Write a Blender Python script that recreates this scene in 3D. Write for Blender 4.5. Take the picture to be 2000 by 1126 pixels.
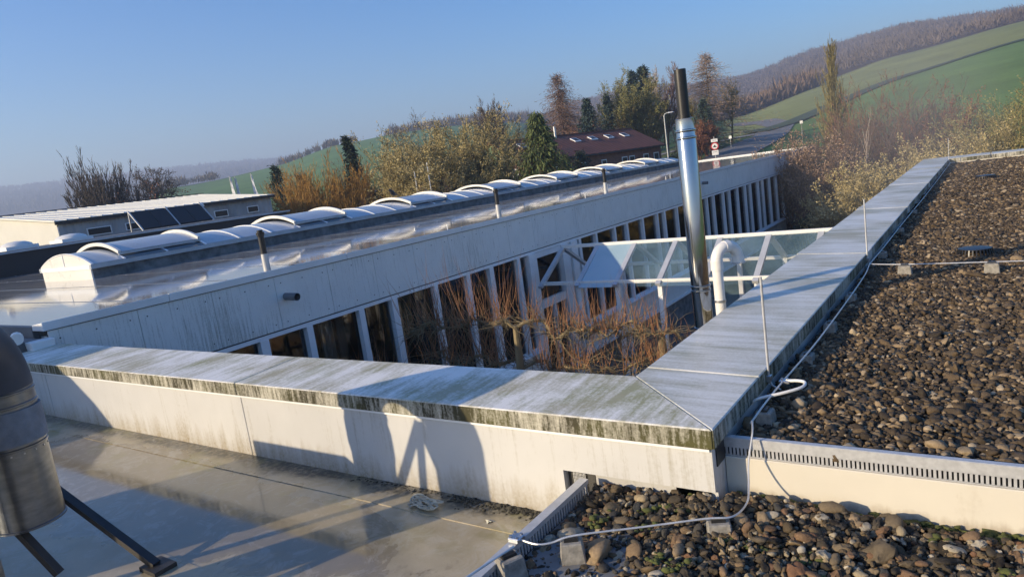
import bpy, bmesh, math, random
import numpy as np
from mathutils import Matrix, Vector
R = math.radians
for o in list(bpy.data.objects):
    bpy.data.objects.remove(o)
scene = bpy.context.scene
col = scene.collection

# ---------------------------------------------------------------- camera
CAM = Vector((1.126, -3.005, 1.30))
def camera_matrix(yaw, pitch, roll):
    fw = Vector((math.sin(yaw) * math.cos(pitch), math.cos(yaw) * math.cos(pitch), -math.sin(pitch)))
    rt = Vector((math.cos(yaw), -math.sin(yaw), 0))
    up = rt.cross(fw)
    r2 = rt * math.cos(roll) + up * math.sin(roll)
    u2 = up * math.cos(roll) - rt * math.sin(roll)
    m = Matrix((r2, u2, -fw)).transposed().to_4x4()
    m.translation = CAM
    return m
cam = bpy.data.objects.new('camera', bpy.data.cameras.new('camera'))
col.objects.link(cam)
cam.matrix_world = camera_matrix(R(-35.723), R(9.335), R(-8.086))
cam.data.sensor_width = 36
cam.data.lens = 36 * 1355.83 / 2000
cam.data.clip_start = 0.05
cam.data.clip_end = 12000
scene.camera = cam

# ---------------------------------------------------------------- sky and sun
SUN_AZ, SUN_EL = 212.5, 18.0          # compass bearing from +Y towards +X, elevation
world = bpy.data.worlds.new('World')
scene.world = world
world.use_nodes = True
wn = world.node_tree
sky = wn.nodes.new('ShaderNodeTexSky')
sky.sky_type = 'NISHITA'
sky.sun_disc = False
sky.sun_elevation = R(SUN_EL)
sky.sun_rotation = R(SUN_AZ)
sky.altitude = 200
sky.air_density = 1.15
sky.dust_density = 1.2
sky.ozone_density = 4.0
bg = wn.nodes['Background']
bg.inputs['Strength'].default_value = 0.145
hs = wn.nodes.new('ShaderNodeHueSaturation')          # camera white balance and colour rendering of the whole sky
hs.inputs['Saturation'].default_value = 1.38
hs.inputs['Value'].default_value = 0.77
hs.inputs['Hue'].default_value = 0.511
wn.links.new(sky.outputs['Color'], hs.inputs['Color'])
wn.links.new(hs.outputs['Color'], bg.inputs['Color'])
sun = bpy.data.objects.new('sun', bpy.data.lights.new('sun', 'SUN'))
col.objects.link(sun)
sun.data.energy = 4.0
sun.data.angle = R(0.5)
sun.data.color = (1.0, 0.82, 0.57)
sd = Vector((math.sin(R(SUN_AZ)) * math.cos(R(SUN_EL)), math.cos(R(SUN_AZ)) * math.cos(R(SUN_EL)), math.sin(R(SUN_EL))))
sun.rotation_euler = sd.to_track_quat('Z', 'Y').to_euler()
vs = scene.view_settings
vs.view_transform = 'Standard'
vs.look = 'None'
vs.exposure = 1.0
vs.gamma = 1.0
vs.use_curve_mapping = False
scene.cycles.max_bounces = 8
scene.cycles.transparent_max_bounces = 16
scene.cycles.volume_bounces = 0

rng = np.random.default_rng(7)
random.seed(7)

# ---------------------------------------------------------------- helpers
def tag(o, label=None, cat=None, group=None, kind=None):
    if label: o['label'] = label
    if cat: o['category'] = cat
    if group: o['group'] = group
    if kind: o['kind'] = kind
    return o

def thing(name, loc, label, cat, group=None):
    o = bpy.data.objects.new(name, None)
    o.empty_display_size = 0.2
    col.objects.link(o)
    o.location = loc
    return tag(o, label, cat, group)

def origin_of(o):
    v = Vector((0, 0, 0))
    while o is not None:
        v += Vector(o.location)
        o = o.parent
    return v

def mesh_object(name, V, F, mat, parent=None, smooth=False, loc=None):
    me = bpy.data.meshes.new(name)
    V = np.asarray(V, dtype=np.float64).reshape(-1, 3)
    off = origin_of(parent) if parent else Vector((0, 0, 0))
    l = Vector(loc) if loc is not None else Vector((0, 0, 0))
    if loc is not None: off = Vector(loc)
    V = V - np.array(off)
    if isinstance(F, np.ndarray):
        k = F.shape[1]
        me.vertices.add(len(V)); me.vertices.foreach_set('co', V.ravel())
        me.loops.add(F.size); me.loops.foreach_set('vertex_index', F.astype(np.int32).ravel())
        me.polygons.add(len(F)); me.polygons.foreach_set('loop_start', np.arange(0, F.size, k, dtype=np.int32))
        me.update(calc_edges=True)
    else:
        me.from_pydata([tuple(v) for v in V], [], F)
    if smooth:
        me.polygons.foreach_set('use_smooth', np.ones(len(me.polygons), dtype=bool))
    if mat: me.materials.append(mat)
    me.update()
    o = bpy.data.objects.new(name, me)
    col.objects.link(o)
    if parent: o.parent = parent
    if loc is not None: o.location = Vector(loc) - (origin_of(parent) if parent else Vector((0, 0, 0)))
    return o

class MB:
    def __init__(s): s.V = []; s.F = []
    def add(s, V, F):
        n = len(s.V); s.V += [tuple(v) for v in V]; s.F += [tuple(i + n for i in f) for f in F]; return s
    def box(s, x0, x1, y0, y1, z0, z1):
        return s.add([(x0, y0, z0), (x1, y0, z0), (x1, y1, z0), (x0, y1, z0), (x0, y0, z1), (x1, y0, z1), (x1, y1, z1), (x0, y1, z1)],
                     [(0, 3, 2, 1), (4, 5, 6, 7), (0, 1, 5, 4), (1, 2, 6, 5), (2, 3, 7, 6), (3, 0, 4, 7)])
    def hexa(s, bot, top):
        return s.add(list(bot) + list(top), [(0, 3, 2, 1), (4, 5, 6, 7), (0, 1, 5, 4), (1, 2, 6, 5), (2, 3, 7, 6), (3, 0, 4, 7)])
    def bar(s, a, b, w, h, up=(0, 0, 1)):
        a, b = Vector(a), Vector(b); d = (b - a).normalized(); u = Vector(up)
        if abs(d.dot(u)) > 0.98: u = Vector((0, 1, 0))
        r = d.cross(u).normalized(); u = r.cross(d)
        q = [(-w / 2, -h / 2), (w / 2, -h / 2), (w / 2, h / 2), (-w / 2, h / 2)]
        return s.hexa([a + r * i + u * j for i, j in q], [b + r * i + u * j for i, j in q])
    def tube(s, pts, rad, n=8, caps=True):
        pts = [Vector(p) for p in pts]; m = len(pts)
        rad = [rad] * m if not hasattr(rad, '__len__') else rad
        base = len(s.V); prev = None
        for i, p in enumerate(pts):
            d = (pts[min(i + 1, m - 1)] - pts[max(i - 1, 0)]).normalized()
            if prev is None:
                u = Vector((0, 0, 1)) if abs(d.z) < 0.9 else Vector((1, 0, 0))
                r = d.cross(u).normalized()
            else:
                r = (prev - d * prev.dot(d)).normalized()
            prev = r; u = r.cross(d)
            for k in range(n):
                a = 2 * math.pi * k / n
                s.V.append(tuple(p + (r * math.cos(a) + u * math.sin(a)) * rad[i]))
        for i in range(m - 1):
            for k in range(n):
                a = base + i * n + k; b = base + i * n + (k + 1) % n
                s.F.append((a, b, b + n, a + n))
        if caps:
            s.F.append(tuple(base + k for k in reversed(range(n)))); s.F.append(tuple(base + (m - 1) * n + k for k in range(n)))
        return s
    def prism(s, prof, axis, a, b):
        """extrude a 2D profile along an axis: axis 'x': prof=(y,z); 'y': prof=(x,z)"""
        n = len(prof)
        f = (lambda t, q: (t, q[0], q[1])) if axis == 'x' else (lambda t, q: (q[0], t, q[1])) if axis == 'y' else (lambda t, q: (q[0], q[1], t))
        V = [f(a, q) for q in prof] + [f(b, q) for q in prof]
        F = [tuple(range(n)), tuple(reversed(range(n, 2 * n)))] + [(i, i + n, (i + 1) % n + n, (i + 1) % n) for i in range(n)]
        return s.add(V, F)
    def build(s, name, mat, parent=None, smooth=False, bevel=0, loc=None, fix=True):
        o = mesh_object(name, s.V, s.F, mat, parent, smooth, loc)
        if fix:
            bm = bmesh.new(); bm.from_mesh(o.data); bmesh.ops.recalc_face_normals(bm, faces=bm.faces); 
            if bevel: bmesh.ops.bevel(bm, geom=bm.edges[:], offset=bevel, segments=1, affect='EDGES', clamp_overlap=True)
            bm.to_mesh(o.data); bm.free()
        if smooth:
            try: o.data.set_sharp_from_angle(angle=R(40))
            except Exception: pass
        return o

def pol(az, r, z=None):
    """point at compass bearing az (deg) and distance r from the photographer's spot"""
    x = CAM.x + r * math.sin(R(az)); y = CAM.y + r * math.cos(R(az))
    return (x, y, ground_z(x, y) if z is None else z)

# ---------------------------------------------------------------- materials
class NT:
    def __init__(s, name):
        s.m = bpy.data.materials.new(name); s.m.use_nodes = True; s.t = s.m.node_tree
        s.b = s.t.nodes['Principled BSDF']; s.out = s.t.nodes['Material Output']
    def n(s, typ, **k):
        nd = s.t.nodes.new(typ)
        for a, v in k.items(): setattr(nd, a, v)
        return nd
    def L(s, a, b): s.t.links.new(a, b)
    def coord(s, scale=(1, 1, 1), src='Object'):
        if src == 'World':
            g = s.n('ShaderNodeNewGeometry').outputs['Position']
        else:
            g = s.n('ShaderNodeTexCoord').outputs[src]
        mp = s.n('ShaderNodeMapping'); mp.inputs['Scale'].default_value = scale
        s.L(g, mp.inputs['Vector']); return mp.outputs['Vector']
    def noise(s, scale=5, detail=4, rough=0.55, vec=None, dist=0.0):
        nd = s.n('ShaderNodeTexNoise'); nd.inputs['Scale'].default_value = scale; nd.inputs['Detail'].default_value = detail
        nd.inputs['Roughness'].default_value = rough; nd.inputs['Distortion'].default_value = dist
        if vec is not None: s.L(vec, nd.inputs['Vector'])
        return nd.outputs['Fac']
    def ramp(s, fac, stops):
        nd = s.n('ShaderNodeValToRGB'); e = nd.color_ramp.elements
        while len(e) < len(stops): e.new(0.5)
        for i, (p, c) in enumerate(stops):
            e[i].position = p; e[i].color = (c, c, c, 1) if not hasattr(c, '__len__') else (*c[:3], 1)
        s.L(fac, nd.inputs['Fac']); return nd.outputs['Color']
    def mix(s, fac, a, b, mode='MIX'):
        nd = s.n('ShaderNodeMix', data_type='RGBA', blend_type=mode)
        for sock, v in ((nd.inputs[0], fac), (nd.inputs[6], a), (nd.inputs[7], b)):
            if hasattr(v, 'is_linked'): s.L(v, sock)
            elif hasattr(v, '__len__'): sock.default_value = (*v[:3], 1)
            else: sock.default_value = v
        return nd.outputs[2]
    def math(s, op, a, b=0.0, c=0.0, clamp=False):
        nd = s.n('ShaderNodeMath', operation=op, use_clamp=clamp)
        for i, v in enumerate((a, b, c)):
            if hasattr(v, 'is_linked'): s.L(v, nd.inputs[i])
            else: nd.inputs[i].default_value = v
        return nd.outputs[0]
    def set(s, key, v):
        i = s.b.inputs[key]
        if hasattr(v, 'is_linked'): s.L(v, i)
        elif hasattr(v, '__len__'): i.default_value = (*v[:3], 1)
        else: i.default_value = v
    def bump(s, h, strength=0.3, dist=0.01):
        nd = s.n('ShaderNodeBump'); nd.inputs['Strength'].default_value = strength; nd.inputs['Distance'].default_value = dist
        s.L(h, nd.inputs['Height']); s.L(nd.outputs['Normal'], s.b.inputs['Normal'])

def simple(name, c, rough=0.6, metal=0.0, var=0.15, scale=8, bump=0.0, spec=None):
    t = NT(name)
    f = t.noise(scale, 5, 0.6, t.coord())
    lo = [max(0, v * (1 - var)) for v in c]; hi = [min(1, v * (1 + var)) for v in c]
    t.set('Base Color', t.ramp(f, [(0.3, lo), (0.7, hi)]))
    t.set('Roughness', t.ramp(f, [(0.2, max(0, rough - 0.08)), (0.8, min(1, rough + 0.08))]))
    t.set('Metallic', metal)
    if spec is not None: t.set('Specular IOR Level', spec)
    if bump: t.bump(f, bump, 0.01)
    return t.m

def streaked(name, clean, dirt, stretch, amount=0.5, rough=(0.35, 0.7), metal=0.0, fine=1.0, spec=None, green=None):
    """painted metal or board with dirt drawn out in one direction; stretch = mapping scale"""
    t = NT(name)
    v = t.coord(stretch, 'World')
    a = t.noise(1.0, 6, 0.65, v); big = t.noise(0.55, 3, 0.5, t.coord((1, 1, 1), 'World'))
    f = t.math('ADD', t.math('MULTIPLY', a, 1.0), t.math('MULTIPLY', big, 0.6))
    fac = t.ramp(f, [(0.80 - 0.28 * amount, 0.0), (1.04 - 0.18 * amount, 1.0)])
    gr = t.noise(38 * fine, 3, 0.7, t.coord((1, 1, 1), 'World'))
    fac2 = t.math('MULTIPLY', fac, t.ramp(gr, [(0.3, 0.45), (0.62, 1.0)]))
    dcol = dirt
    if green is not None:
        dcol = t.mix(t.ramp(t.noise(1.7, 3, 0.5, t.coord((1, 1, 1), 'World')), [(0.42, 0), (0.62, 1)]), dirt, green)
    t.set('Base Color', t.mix(fac2, clean, dcol))
    t.set('Roughness', t.ramp(fac2, [(0, rough[0]), (1, rough[1])]))
    t.set('Metallic', metal)
    if spec is not None: t.set('Specular IOR Level', spec)
    t.bump(gr, 0.08, 0.003)
    return t.m

def glass_mat(name, tint, refl=1.0, rough=0.0, ior=1.5):
    t = NT(name)
    tr = t.n('ShaderNodeBsdfTransparent'); tr.inputs['Color'].default_value = (*tint, 1)
    gl = t.n('ShaderNodeBsdfGlossy'); gl.inputs['Roughness'].default_value = rough
    fr = t.n('ShaderNodeFresnel'); fr.inputs['IOR'].default_value = ior
    mx = t.n('ShaderNodeMixShader')
    w = t.noise(0.6, 2, 0.5, t.coord((1, 1, 1), 'World'))
    bp = t.n('ShaderNodeBump'); bp.inputs['Strength'].default_value = 0.02; bp.inputs['Distance'].default_value = 0.05
    t.L(w, bp.inputs['Height']); t.L(bp.outputs['Normal'], gl.inputs['Normal'])
    t.L(t.math('MULTIPLY', fr.outputs[0], refl, clamp=True), mx.inputs[0])
    t.L(tr.outputs[0], mx.inputs[1]); t.L(gl.outputs[0], mx.inputs[2]); t.L(mx.outputs[0], t.out.inputs['Surface'])
    t.t.nodes.remove(t.b)
    return t.m

def stained(name, clean, dirt, stretch, cover=0.5, patch=0.9, rough=(0.35, 0.7), spec=0.5, green=None, foot=None, fine=30, edge=0.10, strength=1.0, wa=0.62):
    """sheet with runs of dirt drawn out in one direction, gathered in patches; foot=(z0,z1,colour): grime band at the bottom"""
    t = NT(name)
    W = lambda s=(1, 1, 1): t.coord(s, 'World')
    a = t.noise(1.0, 7, 0.72, W(stretch)); b = t.noise(patch, 3, 0.55, W()); g = t.noise(fine, 4, 0.7, W())
    s = t.math('ADD', t.math('ADD', t.math('MULTIPLY', a, wa), t.math('MULTIPLY', b, 1.0 - wa)), t.math('MULTIPLY', t.math('SUBTRACT', g, 0.5), 0.22))
    lo = 0.62 - 0.22 * cover
    fac = t.math('MULTIPLY', t.ramp(s, [(lo, 0.0), (lo + edge, 1.0)]), strength)
    d = dirt
    if green is not None: d = t.mix(t.ramp(t.noise(1.9, 3, 0.5, W()), [(0.45, 0), (0.62, 1)]), dirt, green)
    cl = t.mix(t.ramp(t.noise(2.3, 4, 0.6, W()), [(0.3, 0), (0.7, 1)]), [c * 0.92 for c in clean], clean)
    c = t.mix(fac, cl, d)
    if foot:
        sp = t.n('ShaderNodeSeparateXYZ'); t.L(W(), sp.inputs[0])
        h = t.math('ADD', sp.outputs['Z'], t.math('MULTIPLY', t.math('SUBTRACT', t.noise(1.0, 5, 0.7, W((9, 9, 1.0))), 0.5), (foot[1] - foot[0]) * 2.2))
        k = t.n('ShaderNodeMapRange'); k.inputs['From Min'].default_value = foot[0]; k.inputs['From Max'].default_value = foot[1]; k.inputs['To Min'].default_value = 0.85; k.inputs['To Max'].default_value = 0.0
        t.L(h, k.inputs['Value']); c = t.mix(t.math('MULTIPLY', k.outputs[0], t.ramp(g, [(0.35, 0.5), (0.6, 1.0)])), c, foot[2])
    t.set('Base Color', c); t.set('Roughness', t.ramp(fac, [(0, rough[0]), (1, rough[1])])); t.set('Specular IOR Level', spec)
    t.bump(g, 0.08, 0.003)
    return t.m

M = {}
M['coping_a'] = stained('coping_aluminium_dirty', (0.82, 0.79, 0.72), (0.34, 0.31, 0.19), (10, 1.3, 1), 0.80, 1.3, (0.42, 0.7), 0.28, (0.27, 0.27, 0.13), edge=0.15, strength=0.9, fine=45, wa=0.5)
M['coping_b'] = stained('coping_aluminium_weathered', (0.76, 0.74, 0.67), (0.37, 0.345, 0.23), (1.1, 12, 1), 0.95, 1.1, (0.36, 0.6), 0.32, (0.25, 0.255, 0.15), edge=0.20, strength=0.9, fine=60, wa=0.5)
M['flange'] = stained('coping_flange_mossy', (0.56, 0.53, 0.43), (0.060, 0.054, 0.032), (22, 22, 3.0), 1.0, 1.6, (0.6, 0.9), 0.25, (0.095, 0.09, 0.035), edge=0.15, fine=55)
M['panel'] = stained('parapet_white_panel', (0.60, 0.59, 0.555), (0.33, 0.295, 0.21), (26, 26, 1.3), 0.34, 1.0, (0.45, 0.8), 0.4, None, (-0.68, -0.44, (0.27, 0.205, 0.10)), edge=0.18, strength=0.75, fine=40)
M['steel'] = simple('galvanised_steel', (0.55, 0.56, 0.57), 0.38, 1.0, 0.12, 25)
M['alu'] = simple('aluminium_rail', (0.52, 0.52, 0.51), 0.42, 0.25, 0.12, 30)
M['wire'] = simple('conductor_wire', (0.62, 0.61, 0.58), 0.45, 0.6, 0.15, 20)
M['concrete'] = simple('concrete_block', (0.27, 0.25, 0.21), 0.9, 0, 0.35, 30, 0.5)
M['white_pvc'] = simple('white_plastic_pipe', (0.80, 0.77, 0.70), 0.42, 0, 0.05, 6)
M['white_frame'] = simple('white_window_frame', (0.82, 0.82, 0.80), 0.4, 0, 0.05, 3)
M['black'] = simple('black_pipe', (0.018, 0.017, 0.016), 0.38, 0, 0.3, 10)
M['dark_metal'] = simple('dark_steel_angle', (0.045, 0.042, 0.04), 0.55, 0.3, 0.3, 12)
M['fascia'] = stained('wing_fascia_board', (0.80, 0.80, 0.75), (0.22, 0.21, 0.145), (30, 30, 1.6), 0.42, 0.55, (0.5, 0.8), 0.35, None, None, edge=0.16, strength=0.72, fine=45)
M['wing_coping'] = simple('wing_coping', (0.78, 0.78, 0.75), 0.4, 0.0, 0.06, 2)
M['glass'] = glass_mat('window_glass', (0.80, 0.82, 0.82), 1.2)
t = NT('blue_green_canopy_glass')  # blue-green canopy glass, opacity varying in soft patches
t.set('Base Color', t.ramp(t.noise(0.9, 3, 0.5, t.coord((1, 1, 1), 'World')), [(0.35, (0.16, 0.27, 0.32)), (0.65, (0.30, 0.44, 0.49))])); t.set('Roughness', 0.12); t.set('Specular IOR Level', 0.9)
t.set('Alpha', t.ramp(t.noise(0.7, 3, 0.5, t.coord((1, 1, 1), 'World')), [(0.38, 0.06), (0.68, 0.28)]))
M['canopy_glass'] = t.m
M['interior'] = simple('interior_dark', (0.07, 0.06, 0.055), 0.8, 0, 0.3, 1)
M['curtain'] = simple('curtain_fabric', (0.66, 0.60, 0.54), 0.9, 0, 0.2, 3)
M['dome'] = simple('skylight_dome', (0.76, 0.73, 0.66), 0.3, 0, 0.06, 1.5)
M['dome_sheet'] = stained('skylight_sheet', (0.50, 0.52, 0.53), (0.36, 0.35, 0.31), (3, 3, 3), 0.4, 1.2, (0.22, 0.4), 0.5, edge=0.25, strength=0.6)
M['kerb'] = simple('skylight_kerb', (0.17, 0.17, 0.165), 0.8, 0, 0.5, 4, 0.2)
M['kerb_rail'] = simple('skylight_rail', (0.42, 0.45, 0.48), 0.4, 0.3, 0.15, 3)
M['brick'] = simple('house_brick', (0.23, 0.11, 0.075), 0.85, 0, 0.3, 3)
M['dark_fascia'] = simple('dark_fascia', (0.028, 0.024, 0.024), 0.6, 0, 0.2, 0.6)
M['grey_deck'] = simple('grey_roof_deck', (0.16, 0.165, 0.17), 0.6, 0, 0.2, 0.8)
M['hall_wall'] = streaked('hall_corrugated', (0.42, 0.43, 0.43), (0.25, 0.25, 0.25), (1, 1, 0.3), 0.4, (0.5, 0.7))
M['hall_white'] = simple('hall_roof_white', (0.70, 0.68, 0.60), 0.5, 0, 0.06, 0.5)
M['lamp_grey'] = simple('lamp_post_grey', (0.5, 0.5, 0.48), 0.5, 0.3, 0.1, 4)
M['sign_white'] = simple('sign_white', (0.75, 0.74, 0.70), 0.5, 0, 0.04, 4)
M['sign_red'] = simple('sign_red', (0.50, 0.03, 0.03), 0.5, 0, 0.05, 4)
M['collector'] = simple('solar_collector', (0.018, 0.018, 0.018), 0.45, 0, 0.2, 2)
M['green_board'] = simple('green_gable_boards', (0.24, 0.36, 0.20), 0.75, 0, 0.25, 6)
M['chimney_brick'] = simple('chimney_brick', (0.42, 0.14, 0.06), 0.8, 0, 0.2, 5)
# ---------------------------------------------------------------- terrain
GZ = -5.0
PROF = [  # bearing, [(distance, height)...]
 (-180, [(60, -5), (300, -6), (900, 0), (2400, 110), (3600, 110)]),
 (-110, [(60, -5), (300, -7), (900, 0), (2400, 140), (3600, 140)]),
 (-80, [(60, -5), (300, -8), (900, 0), (2400, 155), (3600, 150)]),
 (-70.4, [(60, -5), (200, -6), (600, -6), (1200, 15), (1900, 100), (2400, 152), (3600, 140)]),
 (-66, [(60, -5), (200, -5), (600, -2), (1200, 20), (1900, 100), (2400, 153), (3600, 140)]),
 (-60.4, [(60, -5), (150, -2), (300, 8.6), (450, 19.8), (700, 18), (1400, 55), (2400, 156), (3600, 150)]),
 (-52.6, [(60, -5), (150, 0), (300, 10), (480, 27.6), (700, 28), (1400, 55), (2400, 148), (3600, 140)]),
 (-47.8, [(60, -5), (150, 1), (300, 14), (500, 36.8), (800, 42), (1400, 55), (2400, 130), (3600, 130)]),
 (-43.3, [(60, -4.6), (150, 2), (300, 16), (520, 42), (800, 48), (1400, 60), (2400, 130), (3600, 130)]),
 (-33.8, [(60, -4), (150, 3), (300, 15), (560, 41), (800, 52), (1400, 60), (2400, 130), (3600, 130)]),
 (-28.4, [(40, -5), (60, -3), (150, 3), (300, 10), (560, 30), (1000, 82), (1400, 84), (3600, 90)]),
 (-24.2, [(40, -5), (60, -3), (150, 3), (300, 10), (560, 28), (1000, 90), (1400, 92), (3600, 100)]),
 (-20, [(45, -5), (75, 0.1), (150, 2.5), (300, 9), (560, 24), (1000, 84), (1400, 88), (3600, 100)]),
 (-16.3, [(50, -5), (75, 0.2), (110, 1.4), (200, 5), (350, 13), (600, 26), (1000, 82), (1400, 88), (3600, 100)]),
 (-10.6, [(52, -5), (85, -0.8), (150, 3.5), (380, 23.2), (600, 45), (900, 88), (1300, 92), (3600, 110)]),
 (-5.35, [(52, -5), (90, -1.5), (150, 4), (400, 30.3), (600, 55), (850, 90), (1300, 95), (3600, 110)]),
 (1.5, [(52, -5), (95, -2), (150, 5), (400, 35.5), (600, 52), (800, 76), (1300, 95), (3600, 110)]),
 (20, [(52, -5), (100, -2), (150, 5), (400, 36), (800, 80), (1300, 95), (3600, 110)]),
 (60, [(55, -5), (120, -3), (400, 24), (800, 60), (1300, 90), (3600, 110)]),
 (110, [(60, -5), (300, 0), (900, 20), (2400, 110), (3600, 110)]),
 (180, [(60, -5), (300, -6), (900, 0), (2400, 110), (3600, 110)]),
]
_RL = np.concatenate([np.linspace(0, 60, 13), np.geomspace(63, 3600, 170)])
_TAB = np.array([np.interp(_RL, [0] + [q[0] for q in pr], [GZ] + [q[1] for q in pr]) for _, pr in PROF])
_AZ = np.array([a for a, _ in PROF])
# soften the kinks of the profiles
for _ in range(2):
    _T2 = _TAB.copy(); _T2[:, 14:-1] = (_TAB[:, 13:-2] + _TAB[:, 14:-1] * 2 + _TAB[:, 15:]) / 4; _TAB = _T2
def ground_arr(x, y):
    x = np.asarray(x, float); y = np.asarray(y, float)
    az = np.degrees(np.arctan2(x - CAM.x, y - CAM.y)); r = np.hypot(x - CAM.x, y - CAM.y)
    i = np.clip(np.searchsorted(_AZ, az) - 1, 0, len(_AZ) - 2)
    t = (az - _AZ[i]) / (_AZ[i + 1] - _AZ[i]); t = t * t * (3 - 2 * t) * 0.5 + t * 0.5
    j = np.clip(np.searchsorted(_RL, r) - 1, 0, len(_RL) - 2)
    u = np.clip((r - _RL[j]) / (_RL[j + 1] - _RL[j]), 0, 1)
    z = (_TAB[i, j] * (1 - u) + _TAB[i, j + 1] * u) * (1 - t) + (_TAB[i + 1, j] * (1 - u) + _TAB[i + 1, j + 1] * u) * t
    far = np.clip((r - 80) / 500, 0, 1)
    z = z + far * (1.6 * np.sin(x * 0.021 + 1.3) * np.cos(y * 0.017) + 0.8 * np.sin(x * 0.05 + y * 0.043))
    return z
def ground_z(x, y): return float(ground_arr([x], [y])[0])

def field_line(az):      # distance at which the field gives way to the wood, by bearing
    return np.interp(az, [-180, -75, -63, -40, -33, -28, -17.5, -16.3, -10.6, -5.35, 1.5, 20, 60, 180],
                     [1200, 1200, 700, 560, 530, 400, 330, 350, 380, 400, 400, 420, 500, 1200])
def bank_line(az):       # track and bank between the lower and the upper field
    return np.interp(az, [-17, -13, -8, -5.4, -2, 1.5, 20, 40], [118, 150, 205, 232, 255, 268, 300, 300])

def build_ground():
    azs = np.concatenate([np.arange(-180, -78, 3.0), np.arange(-78, 10, 0.4), np.arange(10, 181, 3.0)])
    azs[-1] = 180
    rs = np.concatenate([[0.5], np.linspace(12, 60, 9), np.geomspace(63, 3600, 200)])
    A, RR = np.meshgrid(azs, rs, indexing='ij')
    X = CAM.x + RR * np.sin(np.radians(A)); Y = CAM.y + RR * np.cos(np.radians(A))
    Z = ground_arr(X, Y)
    V = np.stack([X, Y, Z], -1).reshape(-1, 3)
    na, nr = A.shape
    idx = np.arange(na * nr).reshape(na, nr)
    F = np.stack([idx[:-1, :-1], idx[1:, :-1], idx[1:, 1:], idx[:-1, 1:]], -1).reshape(-1, 4)[:, ::-1]
    # colours of the land: young wheat, stubble, meadow, wood floor
    wheat = np.array([0.125, 0.205, 0.055]); stub = np.array([0.215, 0.235, 0.085]); mead = np.array([0.085, 0.105, 0.035])
    wood = np.array([0.085, 0.062, 0.045]); yard = np.array([0.17, 0.16, 0.14])
    c = np.zeros(V.shape); a = A.reshape(-1); r = RR.reshape(-1)
    c[:] = mead
    c[r < 46] = yard
    fl = field_line(a); bl = bank_line(a)
    right = a > -17.2
    c[right & (r > 74) & (r < bl)] = wheat * [1.05, 1.0, 1.0]
    c[right & (r >= bl) & (r < fl)] = stub
    left = (a < -33) & (a > -66)
    c[left & (r > 110) & (r < fl)] = wheat * [0.85, 0.95, 1.1]
    c[(a <= -66) & (r > 110)] = (0.075, 0.09, 0.04)
    mid = (a >= -33) & (a <= -17.2)
    c[mid & (r > 130) & (r < fl)] = (0.055, 0.105, 0.035)
    c[r >= fl] = wood
    o = mesh_object('ground', V, F, None, smooth=True)
    ca = o.data.color_attributes.new('land', 'FLOAT_COLOR', 'POINT')
    ca.data.foreach_set('color', np.concatenate([c, np.ones((len(c), 1))], 1).astype(np.float32).ravel())
    t = NT('land_cover')
    at = t.n('ShaderNodeAttribute', attribute_name='land')
    v = t.coord((1, 1, 1), 'World')
    f = t.noise(0.05, 6, 0.6, v); g = t.noise(0.9, 4, 0.7, v)
    rows = t.n('ShaderNodeTexWave', wave_type='BANDS', bands_direction='X'); rows.inputs['Scale'].default_value = 0.16
    rows.inputs['Distortion'].default_value = 1.5; rows.inputs['Detail'].default_value = 2
    mp = t.n('ShaderNodeMapping'); mp.inputs['Rotation'].default_value = (0, 0, R(62)); t.L(v, mp.inputs['Vector']); t.L(mp.outputs[0], rows.inputs['Vector'])
    k = t.math('ADD', t.math('MULTIPLY', f, 0.8), t.math('MULTIPLY', g, 0.5))
    k = t.math('ADD', k, t.math('MULTIPLY', rows.outputs['Fac'], 0.10))
    t.set('Base Color', t.mix(1.0, at.outputs['Color'], t.ramp(k, [(0.4, 0.62), (0.95, 1.3)]), 'MULTIPLY'))
    t.set('Roughness', 0.95); t.set('Specular IOR Level', 0.1)
    o.data.materials.append(t.m)
    tag(o, kind='structure')
build_ground()

def strip_on_ground(name, pts, width, mat, lift=0.06, step=3.0):
    pts = [Vector((x, y, 0)) for x, y in pts]; out = []
    for a, b in zip(pts[:-1], pts[1:]):
        n = max(1, int((b - a).length / step))
        out += [a.lerp(b, i / n) for i in range(n)]
    out.append(pts[-1])
    for _ in range(4):
        out = [out[0]] + [(out[i - 1] + out[i] * 2 + out[i + 1]) / 4 for i in range(1, len(out) - 1)] + [out[-1]]
    V = []; F = []
    for i, p in enumerate(out):
        d = (out[min(i + 1, len(out) - 1)] - out[max(i - 1, 0)]).normalized(); s = Vector((d.y, -d.x, 0))
        for k in (-0.5, -0.17, 0.17, 0.5):
            q = p + s * k * width; V.append((q.x, q.y, ground_z(q.x, q.y) + lift))
    for i in range(len(out) - 1):
        for k in range(3): F.append((i * 4 + k, i * 4 + k + 1, i * 4 + k + 5, i * 4 + k + 4))
    o = MB(); o.V = V; o.F = F
    return tag(o.build(name, mat), kind='structure')
M['asphalt'] = simple('road_asphalt', (0.16, 0.15, 0.14), 0.8, 0, 0.15, 0.5)
M['track'] = simple('farm_track', (0.20, 0.19, 0.16), 0.9, 0, 0.2, 0.3)
M['verge'] = simple('dark_bank_grass', (0.04, 0.062, 0.022), 0.95, 0, 0.4, 0.5)
P2 = lambda az, r: pol(az, r, 0)[:2]
strip_on_ground('road', [P2(-19.5, 55), P2(-17.6, 72), P2(-15.6, 92), P2(-14.1, 118), P2(-13.4, 150), P2(-14.5, 190), P2(-17, 230)], 5.0, M['asphalt'], 0.12, 2.0)
strip_on_ground('road', [P2(-13.7, 132), P2(-17, 118), P2(-21, 112), P2(-26, 110)], 4.0, M['track'], 0.10, 2.0)
strip_on_ground('path', [P2(-13.9, 150), P2(-16.5, 152), P2(-20, 152)], 3.0, M['track'], 0.10, 2.0)
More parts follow.
